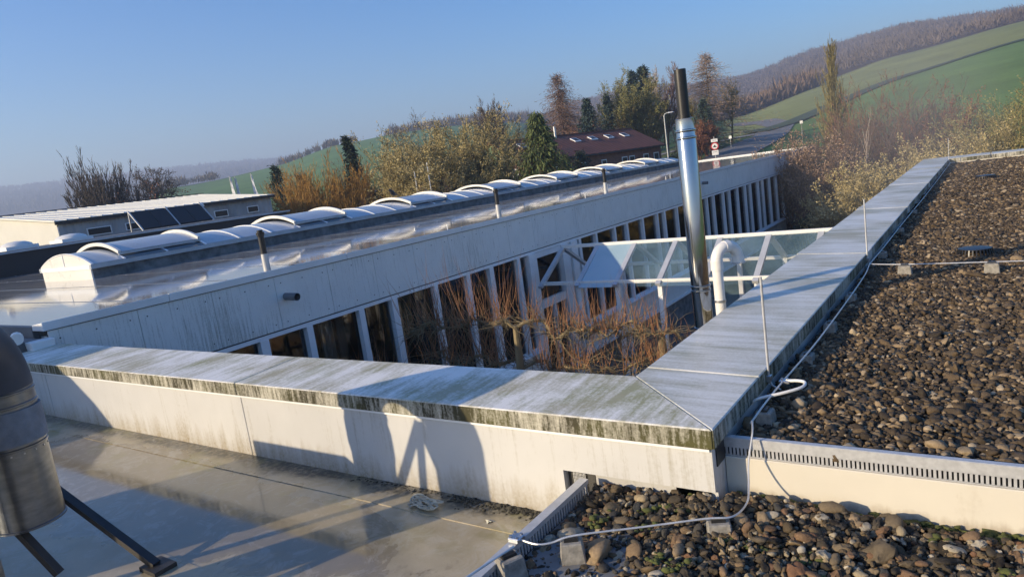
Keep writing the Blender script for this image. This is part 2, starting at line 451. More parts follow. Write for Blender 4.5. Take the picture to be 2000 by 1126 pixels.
strip_on_ground('bank', [P2(a, float(bank_line(a))) for a in np.arange(-15.5, 30, 1.5)], 5.5, M['verge'], 0.25, 4.0)

# ---------------------------------------------------------------- tapered twig and leaf geometry
def seg_mesh(P0, P1, R0, R1, n=3):
    P0, P1 = np.asarray(P0), np.asarray(P1); R0 = np.asarray(R0)[:, None, None]; R1 = np.asarray(R1)[:, None, None]
    d = P1 - P0; d /= np.linalg.norm(d, axis=1, keepdims=True) + 1e-9
    h = np.where(np.abs(d[:, 2:3]) < 0.9, [[0, 0, 1.0]], [[1.0, 0, 0]])
    u = np.cross(d, h); u /= np.linalg.norm(u, axis=1, keepdims=True) + 1e-9
    w = np.cross(d, u)
    a = np.arange(n) * 2 * np.pi / n
    ring = u[:, None, :] * np.cos(a)[None, :, None] + w[:, None, :] * np.sin(a)[None, :, None]
    V = np.concatenate([P0[:, None, :] + ring * R0, P1[:, None, :] + ring * R1], 1).reshape(-1, 3)
    b = (np.arange(len(P0)) * 2 * n)[:, None]
    k = np.arange(n)[None, :]; k2 = (k + 1) % n
    F = np.stack([b + k, b + k2, b + k2 + n, b + k + n], -1).reshape(-1, 4)
    return V, F

def twig_mesh(P0, P1, R0, R1):
    """finest twigs: one tapered blade each"""
    P0, P1 = np.asarray(P0), np.asarray(P1); R0 = np.asarray(R0)[:, None] * 1.3; R1 = np.asarray(R1)[:, None] * 1.3
    d = P1 - P0; s = np.cross(d, rng.normal(size=d.shape)); s /= np.linalg.norm(s, axis=1, keepdims=True) + 1e-9
    V = np.stack([P0 - s * R0, P0 + s * R0, P1 + s * R1, P1 - s * R1], 1).reshape(-1, 3)
    return V, np.arange(len(P0) * 4).reshape(-1, 4)

def quad_mesh(P, D, L, W):
    """one small leaf (quad) at each P, long axis D"""
    P = np.asarray(P); D = np.asarray(D); D = D / (np.linalg.norm(D, axis=1, keepdims=True) + 1e-9)
    s = np.cross(D, rng.normal(size=D.shape)); s /= np.linalg.norm(s, axis=1, keepdims=True) + 1e-9
    L = np.broadcast_to(L, (len(P),))[:, None]; W = np.broadcast_to(W, (len(P),))[:, None]
    V = np.stack([P - s * W * 0.2, P + D * L * 0.5 - s * W * 0.5, P + D * L, P + D * L * 0.5 + s * W * 0.5], 1).reshape(-1, 3)
    F = np.arange(len(P) * 4).reshape(-1, 4)
    return V, F

def rnd_dirs(n): 
    v = rng.normal(size=(n, 3)); return v / np.linalg.norm(v, axis=1, keepdims=True)

def grow(base, roots, levels, nseg=3, wob0=0.10):
    """roots: (start, dir, length, radius) arrays; levels: list of dicts(n, ang, len, rad, up, t0). returns segments and tips"""
    S, D, Ln, Ra = [np.asarray(a, float) for a in roots]
    segs = []; lastS = None
    levels = [None] + levels
    for li, lv in enumerate(levels):
        if lv is not None:
            k = lv['n']; m = len(S0)
            par = np.repeat(np.arange(m), k)
            t = rng.uniform(lv.get('t0', 0.3), 1.0, m * k); nseg = PL.shape[1] - 1
            fi = np.minimum((t * nseg).astype(int), nseg - 1); fr = t * nseg - fi
            pts = PL[par, fi] * (1 - fr)[:, None] + PL[par, fi + 1] * fr[:, None]
            pd = PL[par, fi + 1] - PL[par, fi]; pd /= np.linalg.norm(pd, axis=1, keepdims=True) + 1e-9
            q = rnd_dirs(m * k); q -= pd * np.sum(q * pd, 1, keepdims=True); q /= np.linalg.norm(q, axis=1, keepdims=True) + 1e-9
            an = np.radians(lv['ang']) * rng.uniform(0.6, 1.35, m * k)
            D = pd * np.cos(an)[:, None] + q * np.sin(an)[:, None]
            D[:, 2] += lv.get('up', 0.0); D /= np.linalg.norm(D, axis=1, keepdims=True)
            Ln = Ln[par] * lv['len'] * rng.uniform(0.55, 1.25, m * k) * (1.15 - 0.5 * t)
            Ra = np.maximum(Ra[par] * lv['rad'] * (1.1 - 0.5 * t), lv.get('rmin', 0.004)); S = pts
        n = len(S); up = (lv or {}).get('bend', 0.12)
        if li == len(levels) - 1 and li > 1: nseg = 2
        PL = np.zeros((n, nseg + 1, 3)); PL[:, 0] = S; d = D.copy()
        for i in range(nseg):
            d = d + rng.normal(scale=(lv or {'wob': wob0}).get('wob', 0.10), size=d.shape); d[:, 2] += up
            d /= np.linalg.norm(d, axis=1, keepdims=True)
            PL[:, i + 1] = PL[:, i] + d * (Ln / nseg)[:, None]
        for i in range(nseg):
            ta, tb = i / nseg, (i + 1) / nseg
            segs.append((PL[:, i], PL[:, i + 1], Ra * (1 - 0.72 * ta), Ra * (1 - 0.72 * tb), li))
        S0 = S
    return segs, PL

def join(parts):
    V = []; F = []; o = 0
    for v, f in parts:
        V.append(v); F.append(f + o); o += len(v)
    return np.concatenate(V), np.concatenate(F)

def bark(name, c, var=0.35): return simple(name, c, 0.9, 0, var, 3)
B = {
 'grey': bark('bark_grey_brown', (0.115, 0.092, 0.075)), 'brown': bark('bark_brown', (0.12, 0.075, 0.05)),
 'rust': bark('twig_rust', (0.19, 0.085, 0.045)), 'olive': bark('twig_olive', (0.27, 0.215, 0.08)),
 'gold': bark('twig_gold', (0.36, 0.20, 0.045)), 'birch': bark('bark_birch', (0.40, 0.32, 0.25)), 'moss': bark('bark_mossy', (0.20, 0.165, 0.055)),
 'shoot': bark('shoot_red_brown', (0.34, 0.17, 0.08)), 'lichen': bark('bark_lichen', (0.25, 0.195, 0.105)), 'larch': bark('larch_twig', (0.20, 0.115, 0.075)),
 'pale': bark('twig_pale', (0.24, 0.19, 0.13)),
}
L_ = {
 'catkin': simple('catkins_tan', (0.39, 0.31, 0.14), 0.85, 0, 0.3, 2), 'olive': simple('leaf_buds_olive', (0.21, 0.20, 0.07), 0.85, 0, 0.3, 2),
 'spruce': simple('needles_dark_green', (0.032, 0.055, 0.032), 0.8, 0, 0.4, 2), 'blue': simple('needles_blue_green', (0.045, 0.075, 0.058), 0.8, 0, 0.35, 2),
 'cypress': simple('cypress_sprays', (0.10, 0.125, 0.035), 0.8, 0, 0.4, 2), 'rust': simple('dead_leaves_rust', (0.23, 0.10, 0.055), 0.9, 0, 0.3, 2),
 'pink': simple('catkins_pinkish', (0.30, 0.20, 0.13), 0.9, 0, 0.3, 2), 'dry': simple('dry_grass', (0.34, 0.25, 0.11), 0.95, 0, 0.3, 2),
 'larch': simple('larch_sprays', (0.175, 0.112, 0.078), 0.9, 0, 0.3, 2),
 'moss': simple('moss_green', (0.075, 0.085, 0.02), 0.95, 0, 0.5, 20),
}

def finish_tree(name, base, label, cat, segs, barkmat, leaf=None, group=None, split=0):
    """trunk part (levels <= split) and crown part (the rest), plus foliage part"""
    th = thing(name, base, label, cat, group)
    lo = [s for s in segs if s[4] <= split]; hi = [s for s in segs if s[4] > split]
    top = max(s[4] for s in segs)
    def mk(ss, nm, n):
        V, F = join([(twig_mesh(a, b, r0, r1) if (lv_ == top and lv_ > 1) else seg_mesh(a, b, r0, r1, n)) for a, b, r0, r1, lv_ in ss]); mesh_object(nm, V, F, barkmat, th, True)
    mk(lo, 'trunk', 6)
    if hi: mk(hi, 'crown', 3)
    if leaf: mesh_object('foliage', leaf[0], leaf[1], leaf[2], th)
    return th

def bare_tree(name, az, r, top, label, cat='tree', trunk_r=0.16, spread=45, counts=(9, 7, 6, 4), barkmat='grey', stem=0.32, wide=1.0, up=0.12, leaf=None, nleaf=2, leaf_len=0.12, leaf_w=0.05, rmin=0.008, base=None, group=None, stems=1, fan=0):
    b = Vector(base if base else pol(az, r)); H = top - b.z
    if stems == 1:
        roots = ([b], [(0, 0, 1.0)], [H * 0.86], [trunk_r])
    else:
        a = rng.uniform(0, 2 * np.pi, stems); tl = np.radians(rng.uniform(fan * 0.15, fan, stems))
        roots = (np.tile(np.array(b), (stems, 1)) + np.stack([np.cos(a), np.sin(a), 0 * a], 1) * 0.25 * wide, np.stack([np.sin(tl) * np.cos(a), np.sin(tl) * np.sin(a), np.cos(tl)], 1),
                 H * rng.uniform(0.6, 0.9, stems), trunk_r * rng.uniform(0.5, 1, stems))
    lv = []
    for i, n in enumerate(counts):
        lv.append(dict(n=n, ang=spread * (0.95 if i else 1.0), len=[0.5 * wide, 0.52, 0.5, 0.5][min(i, 3)], rad=[0.5, 0.5, 0.55, 0.6][min(i, 3)], up=up, t0=stem if i == 0 else 0.15, bend=up * 0.6, wob=0.12, rmin=rmin))
    segs, PL = grow(b, roots, lv)
    lf = None
    if leaf:
        P = PL[:, 1:].reshape(-1, 3); D = np.repeat(PL[:, -1] - PL[:, 0], PL.shape[1] - 1, 0)
        P = np.repeat(P, nleaf, 0); D = np.repeat(D, nleaf, 0)
        P = P + rng.normal(scale=0.06, size=P.shape); D = D / (np.linalg.norm(D, axis=1, keepdims=True) + 1e-9) + rng.normal(scale=0.6, size=D.shape) + (np.array([[0, 0, -0.5]]))
        v, f = quad_mesh(P, D, leaf_len, leaf_w); lf = (v, f, L_[leaf])
    return finish_tree(name, b, label, cat, segs, B[barkmat], lf, group)

def conifer(name, az, r, top, width, label, leaf='spruce', barkmat='brown', n=26, per=11, droop=0.25, sub=16, nl=0.22, nw=0.07, bottom=0.06, base=None, group=None, ragged=0.25, cat='tree'):
    b = np.array(base if base else pol(az, r)); H = top - b[2]
    segs = [(np.array([b]), np.array([b + [0, 0, H]]), np.array([0.016 * H]), np.array([0.01]), 0)]
    zz = np.linspace(bottom, 0.98, n); P0 = []; P1 = []
    for t in zz:
        for k in range(per):
            a = rng.uniform(0, 2 * np.pi); L = width / 2 * (1 - t) ** 0.85 * rng.uniform(1 - ragged * 1.6, 1 + ragged) + 0.08
            s = b + [0, 0, H * (t + rng.uniform(-0.015, 0.015))]
            P0.append(s); P1.append(s + [L * np.cos(a), L * np.sin(a), L * (0.15 - droop * 1.4)])
    P0 = np.array(P0); P1 = np.array(P1)
    segs.append((P0, P1, np.full(len(P0), 0.012 + 0.001 * H), np.full(len(P0), 0.004), 1))
    t = rng.uniform(0.12, 1.0, (len(P0), sub)); P = (P0[:, None] * (1 - t[..., None]) + P1[:, None] * t[..., None]).reshape(-1, 3)
    D = np.repeat((P1 - P0) / (np.linalg.norm(P1 - P0, axis=1, keepdims=True)), sub, 0) * 0.8 + rng.normal(scale=0.55, size=P.shape) + [[0, 0, -droop]]
    P = P + rng.normal(scale=0.04 + 0.05 * width / 5, size=P.shape)
    v, f = quad_mesh(P, D, nl * rng.uniform(0.6, 1.3, len(P)), nw)
    return finish_tree(name, b, label, cat, segs, B[barkmat], (v, f, L_[leaf]) if leaf else None, group)
# ---------------------------------------------------------------- the roof we stand on
near = thing('flat_roofed_building', (0, 0, GZ), 'low flat-roofed building with gravel roof, white parapet panels and wide grey copings', 'building')
WA, WB, FL = 0.63, 0.678, 0.105      # coping widths, flange height
BL = 20.3                            # far end of the long parapet
core = MB().box(-8.62, -0.62, 0.07, 0.57, GZ, -0.03)
core.build('parapet_core', M['panel'], near)
MB().box(-0.62, -0.06, 0.26, BL + 0.5, GZ, -0.03).build('parapet_core', M['panel'], near)
MB().box(-0.62, 9.0, BL + 0.06, BL + 0.5, GZ, -0.03).build('parapet_core', M['panel'], near) if False else MB().box(-0.06, 9.0, BL + 0.06, BL + 0.5, GZ, -0.03).build('parapet_core', M['panel'], near)
MB().box(-0.058, 9.0, 0.24, BL + 0.058, GZ, -0.20).build('roof_slab', M['kerb'], near)
MB().box(-0.74, 9.0, -9.0, 0.235, GZ, -0.46).build('roof_slab', M['kerb'], near)
MB().box(-16.0, -0.742, -9.0, 0.066, GZ, -0.66).build('roof_slab', M['kerb'], near)

def coping(pts, fl, zt, mat_top, name='coping'):
    """pts: 4 plan corners; zt: 4 top heights; top sheet and dirty flanges as one folded sheet"""
    V = [(x, y, z) for (x, y), z in zip(pts, zt)] + [(x, y, z - fl) for (x, y), z in zip(pts, zt)]
    cx = sum(p[0] for p in pts) / 4; cy = sum(p[1] for p in pts) / 4
    F = [(0, 1, 2, 3)] + [(i, (i + 1) % 4, (i + 1) % 4 + 4, i + 4) for i in range(4)] + [(7, 6, 5, 4)]
    mb = MB().add(V, F); o = mb.build(name, mat_top, near, bevel=0.006)
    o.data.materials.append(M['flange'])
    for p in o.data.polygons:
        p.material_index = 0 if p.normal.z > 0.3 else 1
    return o
SL = 0.012
za = lambda f: SL if f else -SL
# parapet along the near edge (front flange towards the membrane roof)
coping([(-8.60, 0), (-3.846, 0), (-3.846, WA), (-8.60, WA)], FL, [-SL, -SL, SL, SL], M['coping_a'])
coping([(-3.838, 0), (-0.003, 0), (-WB - 0.003, WA), (-3.838, WA)], FL, [-SL, -SL, SL, SL], M['coping_a'])
MB().box(-3.86, -3.824, 0.01, WA - 0.01, -0.10, -0.016).build('joint_gap', M['black'], near)
# long parapet, in lengths with wide joint covers
ys = [0.80, 4.86, 8.86, 12.86, 16.86]
prev = None
segs_y = [(0.0, 0.796)] + [(ys[i] + 0.004, (ys[i + 1] if i + 1 < len(ys) else BL) - 0.004) for i in range(len(ys))]
for i, (a, b) in enumerate(segs_y):
    if i == 0:
        coping([(0.0, 0.0), (0.0, b), (-WB, b), (-WB, WA)], FL, [-SL, -SL, SL, SL], M['coping_b'])
    elif i == len(segs_y) - 1:
        coping([(0.0, a), (0.0, b), (-WB, b + 0.63), (-WB, a)], FL, [-SL, -SL, SL, SL], M['coping_b'])
    else:
        coping([(0.0, a), (0.0, b), (-WB, b), (-WB, a)], FL, [-SL, -SL, SL, SL], M['coping_b'])
for y in ys[1:]:
    V = []
    for yy in (y - 0.02, y + 0.30):
        V += [(0.004, yy, -SL - 0.10), (0.004, yy, -SL + 0.003), (-WB - 0.004, yy, SL + 0.003), (-WB - 0.004, yy, SL - 0.10)]
    MB().add(V, [(0, 1, 2, 3), (7, 6, 5, 4), (0, 4, 5, 1), (1, 5, 6, 2), (2, 6, 7, 3)]).build('joint_cover', M['coping_b'], near)
coping([(0.003, BL), (0.95, BL), (0.95, BL + 0.63), (-WB + 0.003, BL + 0.63)], FL, [-SL, -SL, SL, SL], M['coping_b'])
coping([(0.975, BL), (5.0, BL), (5.0, BL + 0.63), (0.975, BL + 0.63)], FL, [-SL, -SL, SL, SL], M['coping_b'])
coping([(5.01, BL), (9.0, BL), (9.0, BL + 0.63), (5.01, BL + 0.63)], FL, [-SL, -SL, SL, SL], M['coping_b'])

# white panels below the near coping
PZ = -0.118
MB().box(-8.55, -7.462, 0.022, 0.055, -0.655, PZ).build('parapet_panel', M['panel'], near, bevel=0.003)
MB().box(-7.45, -3.832, 0.022, 0.055, -0.655, PZ).build('parapet_panel', M['panel'], near, bevel=0.003)
cutm = MB().prism([(-3.822, -0.655), (-0.88, -0.655), (-0.88, -0.345), (-0.022, -0.345), (-0.022, PZ), (-3.822, PZ)], 'z', 0, 1)
V = [(x, yy, z) for yy in (0.022, 0.055) for (x, z, _) in [(v[0], v[1], 0) for v in cutm.V[:6]]]
MB().add(V, [(0, 1, 2, 3, 4, 5), (11, 10, 9, 8, 7, 6)] + [(i, i + 6, (i + 1) % 6 + 6, (i + 1) % 6) for i in range(6)]).build('parapet_panel', M['panel'], near)
MB().box(-8.5, -0.03, 0.010, 0.030, -0.132, -0.119).build('drip_trim', M['white_frame'], near)
# recess behind the cut-out: grey upstand, perforated strip
M['upstand'] = stained('grey_upstand', (0.50, 0.49, 0.46), (0.34, 0.31, 0.26), (9, 9, 1.0), 0.1, 1.2, (0.6, 0.85))
MB().box(-0.70, -0.24, 0.062, 0.066, -0.66, -0.20).build('upstand', M['upstand'], near)
MB().box(-0.875, -0.705, 0.062, 0.066, -0.66, -0.20).build('upstand', M['black'], near)
pm = MB()
for i in range(9):
    for j in range(14):
        pm.box(-0.835 + i * 0.009, -0.835 + i * 0.009 + 0.004, 0.050, 0.056, -0.62 + j * 0.02, -0.62 + j * 0.02 + 0.017)
tag(pm.build('perforated_strip', M['alu'], near), kind='stuff')
# return of the parapet at the corner, with its dark slot
MB().box(-0.055, -0.022, 0.056, 0.20, -0.46, PZ).build('parapet_return', M['panel'], near)
MB().box(-0.0218, -0.016, 0.07, 0.185, -0.23, PZ - 0.004).build('corner_slot', M['black'], near)
MB().box(-0.058, -0.028, 0.262, BL, -0.2, -0.04).build('parapet_return', M['panel'], near)

# gravel stop: slotted aluminium strip along the upper roof edge, cream upstand below
M['cream'] = stained('cream_upstand', (0.66, 0.61, 0.50), (0.42, 0.35, 0.25), (6, 6, 1.5), 0.12, 1.4, (0.55, 0.85), 0.35, None, (-0.44, -0.37, (0.26, 0.19, 0.11)), edge=0.22, strength=0.7)
SY = 0.20
st = MB().box(-0.02, 6.0, SY - 0.004, SY, -0.178, -0.128).box(-0.02, 6.0, SY - 0.004, SY, -0.222, -0.216)
x = -0.015
while x < 5.98:
    st.box(x, x + 0.011, SY - 0.004, SY, -0.217, -0.177); x += 0.0185
st.box(-0.02, 6.0, SY, SY + 0.03, -0.1285, -0.1265)
st.build('gravel_stop', M['alu'], near)
MB().box(-0.02, 6.0, SY + 0.012, SY + 0.03, -0.22, -0.14).build('slot_backing', M['black'], near)
MB().box(-0.02, 6.0, SY - 0.012, SY + 0.032, -0.47, -0.224).build('edge_upstand', M['cream'], near, bevel=0.004)
# wall of the upper roof far end
MB().box(-0.02, 9.0, BL + 0.012, BL + 0.056, -0.2, -0.118).build('parapet_panel', M['cream'], near)

# membrane roof in welded sheets, puddled
t = NT('wet_membrane')
v = t.coord((1, 1, 1), 'World')
big = t.noise(0.42, 3, 0.5, t.coord((0.8, 1.3, 1), 'World'), 0.6); mid = t.noise(2.6, 5, 0.6, v, 0.4); fin = t.noise(26, 4, 0.65, v)
sp = t.n('ShaderNodeSeparateXYZ'); t.L(t.coord((1, 1, 1), 'World'), sp.inputs[0])
ex_ = t.math('POWER', t.math('ABSOLUTE', t.math('DIVIDE', t.math('ADD', sp.outputs['X'], 4.5), 3.1)), 2.0)
ey_ = t.math('POWER', t.math('ABSOLUTE', t.math('DIVIDE', t.math('ADD', sp.outputs['Y'], 0.75), 0.62)), 2.0)
pud = t.math('ADD', t.math('ADD', ex_, ey_), t.math('MULTIPLY', t.math('SUBTRACT', t.noise(1.4, 5, 0.6, v, 0.5), 0.5), 2.4))
wet = t.ramp(pud, [(0.70, 1.0), (1.0, 0.0)])
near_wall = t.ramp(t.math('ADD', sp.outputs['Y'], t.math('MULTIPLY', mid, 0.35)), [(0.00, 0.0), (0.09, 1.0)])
base = t.mix(t.ramp(mid, [(0.35, 0), (0.65, 1)]), (0.31, 0.255, 0.155), (0.42, 0.355, 0.24))
base = t.mix(t.math('MULTIPLY', t.ramp(t.noise(1.1, 4, 0.6, v), [(0.52, 0), (0.68, 1)]), 0.7), base, (0.23, 0.20, 0.12))
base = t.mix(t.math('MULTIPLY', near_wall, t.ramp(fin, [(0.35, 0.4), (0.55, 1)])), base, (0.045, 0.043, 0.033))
base = t.mix(t.math('MULTIPLY', wet, 0.75), base, (0.19, 0.155, 0.10))
silt = t.ramp(pud, [(0.94, 0.0), (1.0, 1.0), (1.09, 0.0)]) if False else t.math('MULTIPLY', t.math('MULTIPLY', wet, t.math('SUBTRACT', 1.0, wet)), 3.2)
base = t.mix(t.math('MULTIPLY', silt, 0.55), base, (0.17, 0.135, 0.08))
spk = t.ramp(t.noise(70, 3, 0.75, v), [(0.60, 0.0), (0.68, 1.0)])
base = t.mix(t.math('MULTIPLY', spk, 0.35), base, (0.13, 0.11, 0.075))
alg = t.math('MULTIPLY', t.ramp(t.noise(2.2, 4, 0.65, v), [(0.53, 0.0), (0.62, 1.0)]), t.ramp(t.math('ADD', sp.outputs['Y'], 1.0), [(0.35, 0.0), (0.72, 1.0)]))
base = t.mix(t.math('MULTIPLY', alg, 0.6), base, (0.20, 0.18, 0.055))
frost = t.ramp(t.noise(5.5, 6, 0.75, v, 1.2), [(0.50, 0.0), (0.60, 1.0)])
base = t.mix(t.math('MULTIPLY', frost, 0.22), base, (0.52, 0.50, 0.44))
t.set('Base Color', base)
t.set('Roughness', t.math('ADD', t.math('MULTIPLY', t.math('SUBTRACT', 1.0, wet), 0.24), t.math('ADD', t.math('MULTIPLY', mid, 0.13), 0.02)))
t.set('Specular IOR Level', 0.6)
t.bump(t.math('MULTIPLY', fin, t.math('SUBTRACT', 1.0, wet)), 0.12, 0.004)
M['membrane'] = t.m
zz = -0.630
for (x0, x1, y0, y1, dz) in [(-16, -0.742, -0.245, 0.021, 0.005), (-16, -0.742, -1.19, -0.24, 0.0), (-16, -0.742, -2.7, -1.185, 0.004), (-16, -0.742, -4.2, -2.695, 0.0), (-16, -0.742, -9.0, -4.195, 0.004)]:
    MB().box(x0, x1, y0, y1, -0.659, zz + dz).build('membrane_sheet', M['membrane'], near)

# aluminium edge rail between the membrane and the lower gravel
rl = MB().box(-0.745, -0.695, -4.0, -0.03, -0.352, -0.347).box(-0.745, -0.741, -4.0, -0.03, -0.64, -0.352)
y = -3.9
rl.box(-0.699, -0.695, -4.0, -0.03, -0.372, -0.352)
while y < -0.05:
    rl.box(-0.699, -0.695, y, y + 0.012, -0.43, -0.372); y += 0.024
rl.build('edge_rail', M['alu'], near)

# ---------------------------------------------------------------- gravel
def stone_material(name, stops):
    t = NT(name)
    oi = t.n('ShaderNodeObjectInfo')
    c = t.ramp(oi.outputs['Random'], stops)
    nd = t.noise(9, 4, 0.65, t.coord((1, 1, 1), 'World')); sp2 = t.noise(60, 3, 0.7, t.coord((1, 1, 1), 'World'))
    c = t.mix(1.0, c, t.ramp(nd, [(0.3, 0.72), (0.7, 1.25)]), 'MULTIPLY')
    c = t.mix(1.0, c, t.ramp(sp2, [(0.3, 0.8), (0.7, 1.15)]), 'MULTIPLY')
    t.set('Base Color', c); t.set('Roughness', t.ramp(sp2, [(0.3, 0.65), (0.7, 0.9)])); t.set('Specular IOR Level', 0.2)
    t.bump(t.math('ADD', sp2, t.math('MULTIPLY', t.noise(140, 3, 0.7, t.coord((1, 1, 1), 'World')), 0.7)), 0.55, 0.005)
    return t.m
M['stone_up'] = stone_material('gravel_brown', [(0.0, (0.030, 0.025, 0.019)), (0.22, (0.078, 0.056, 0.034)), (0.45, (0.135, 0.094, 0.053)), (0.62, (0.058, 0.047, 0.036)), (0.80, (0.19, 0.135, 0.075)), (0.92, (0.27, 0.195, 0.115)), (1.0, (0.40, 0.32, 0.21))])
M['stone_low'] = stone_material('pebbles_mixed', [(0.0, (0.022, 0.018, 0.014)), (0.20, (0.062, 0.050, 0.034)), (0.38, (0.14, 0.10, 0.055)), (0.50, (0.048, 0.048, 0.045)), (0.66, (0.19, 0.14, 0.08)), (0.78, (0.16, 0.082, 0.045)), (0.88, (0.29, 0.23, 0.14)), (1.0, (0.42, 0.37, 0.28))])

def gravel(name, pts, scl, mat, sub=3):
    """loose stones: points carry scale and turn; the stones are grown and set out by geometry nodes"""
    n = len(pts)
    me = bpy.data.meshes.new(name); me.vertices.add(n); me.vertices.foreach_set('co', pts.astype(np.float32).ravel())
    a = me.attributes.new('stone_scale', 'FLOAT_VECTOR', 'POINT'); a.data.foreach_set('vector', scl.astype(np.float32).ravel())
    rot = np.stack([rng.normal(scale=0.5, size=n), rng.normal(scale=0.5, size=n), rng.uniform(0, 6.28, n)], 1)
    a = me.attributes.new('stone_turn', 'FLOAT_VECTOR', 'POINT'); a.data.foreach_set('vector', rot.astype(np.float32).ravel())
    a = me.attributes.new('stone_kind', 'INT', 'POINT'); a.data.foreach_set('value', rng.integers(0, 6, n).astype(np.int32))
    me.materials.append(mat); me.update()
    o = bpy.data.objects.new(name, me); col.objects.link(o)
    g = bpy.data.node_groups.new(name + '_nodes', 'GeometryNodeTree')
    g.interface.new_socket('Geometry', in_out='INPUT', socket_type='NodeSocketGeometry'); g.interface.new_socket('Geometry', in_out='OUTPUT', socket_type='NodeSocketGeometry')
    N = lambda t_: g.nodes.new(t_)
    gi, go = N('NodeGroupInput'), N('NodeGroupOutput')
    jn = N('GeometryNodeJoinGeometry')
    for k in range(6):
        ic = N('GeometryNodeMeshIcoSphere'); ic.inputs['Radius'].default_value = 1.0; ic.inputs['Subdivisions'].default_value = sub
        nz = N('ShaderNodeTexNoise'); nz.noise_dimensions = '4D'; nz.inputs['W'].default_value = 3.7 * k; nz.inputs['Scale'].default_value = 1.15; nz.inputs['Detail'].default_value = 2.0
        sb = N('ShaderNodeVectorMath'); sb.operation = 'SUBTRACT'; sb.inputs[1].default_value = (0.5, 0.5, 0.5)
        ml = N('ShaderNodeVectorMath'); ml.operation = 'SCALE'; ml.inputs['Scale'].default_value = 1.7
        spn = N('GeometryNodeSetPosition'); sm = N('GeometryNodeSetShadeSmooth'); mt = N('GeometryNodeSetMaterial'); mt.inputs['Material'].default_value = mat
        gt = N('GeometryNodeGeometryToInstance')
        g.links.new(nz.outputs['Color'], sb.inputs[0]); g.links.new(sb.outputs[0], ml.inputs[0]); g.links.new(ml.outputs[0], spn.inputs['Offset'])
        g.links.new(ic.outputs['Mesh'], spn.inputs['Geometry']); g.links.new(spn.outputs[0], sm.inputs[0]); g.links.new(sm.outputs[0], mt.inputs[0]); g.links.new(mt.outputs[0], gt.inputs[0])
        g.links.new(gt.outputs[0], jn.inputs[0])
    ip = N('GeometryNodeInstanceOnPoints'); ip.inputs['Pick Instance'].default_value = True
    def attr(nm, ty):
        q = N('GeometryNodeInputNamedAttribute'); q.data_type = ty; q.inputs['Name'].default_value = nm
        return [s for s in q.outputs if s.enabled and s.name == 'Attribute'][0]
    g.links.new(gi.outputs[0], ip.inputs['Points']); g.links.new(jn.outputs[0], ip.inputs['Instance'])
    g.links.new(attr('stone_kind', 'INT'), ip.inputs['Instance Index'])
    er = N('FunctionNodeEulerToRotation'); g.links.new(attr('stone_turn', 'FLOAT_VECTOR'), er.inputs[0]); g.links.new(er.outputs[0], ip.inputs['Rotation'])
    g.links.new(attr('stone_scale', 'FLOAT_VECTOR'), ip.inputs['Scale']); g.links.new(ip.outputs[0], go.inputs[0])
    md = o.modifiers.new('stones', 'NODES'); md.node_group = g
    return o

def scatter(x0, x1, y0, y1, pitch, jit=0.55):
    xs = np.arange(x0, x1, pitch); ysn = np.arange(y0, y1, pitch)
    X, Y = np.meshgrid(xs, ysn); P = np.stack([X.ravel(), Y.ravel()], 1)
    return P + rng.uniform(-jit, jit, P.shape) * pitch
def stones_for(P, z0, mean, bump=0.02):
    n = len(P)
    s = mean * np.exp(rng.normal(scale=0.36, size=n)) / 2
    z = z0 + bump * (np.sin(P[:, 0] * 5.1 + 1) * np.cos(P[:, 1] * 4.3) * 0.5) + rng.uniform(-0.55, 0.45, n) * mean
    S = np.stack([s * rng.uniform(1.0, 1.6, n), s * rng.uniform(0.65, 1.0, n), s * rng.uniform(0.45, 0.85, n)], 1)
    return np.concatenate([P, z[:, None]], 1), S
P = np.concatenate([scatter(0.03, 2.4, 0.24, 9.0, 0.0195), scatter(0.03, 3.0, 9.0, BL - 0.02, 0.030), scatter(2.4, 8.9, 0.24, 9.0, 0.06), scatter(3.0, 8.9, 9.0, BL - 0.02, 0.07)])
P = P[(P[:, 0] > 0.0) & (P[:, 1] > 0.235)]
pp, ss = stones_for(P, -0.168, 0.0285, 0.02)
ss[P[:, 0] > 2.5] *= 2.2
ss[P[:, 1] > 9] *= 1.35
o = gravel('gravel', pp, ss, M['stone_up'], 2)
tag(o, 'brown gravel spread over the upper flat roof', 'gravel', kind='stuff')
P = np.concatenate([scatter(-0.68, 2.2, -1.7, 0.17, 0.0190), scatter(-0.68, 6.0, -5.0, -1.7, 0.06)])
def low_ok(P): return (P[:, 0] > -0.675) & (P[:, 1] < np.where(P[:, 0] < 0.0, 0.045, 0.165)) & ~((P[:, 0] < 0.0) & (P[:, 0] > -0.03) & (P[:, 1] > 0.0))
P = P[low_ok(P)]
def low_z(P): return -0.405 + 0.018 * np.sin(P[:, 0] * 4 + 0.5) + 0.02 * np.cos(P[:, 1] * 5) - 0.05 * np.exp(-((P[:, 1] - 0.17) / 0.06) ** 2) * (P[:, 0] > 0)
pp, ss = stones_for(P, 0.0, 0.0265, 0.0); pp[:, 2] = low_z(P) + rng.uniform(-0.028, 0.008, len(P))
ss[P[:, 1] < -1.7] *= 2.0
o = gravel('gravel', pp, ss, M['stone_low'], 3)
tag(o, 'small mixed pebbles filling the lower roof bed below the slotted strip', 'gravel', kind='stuff')
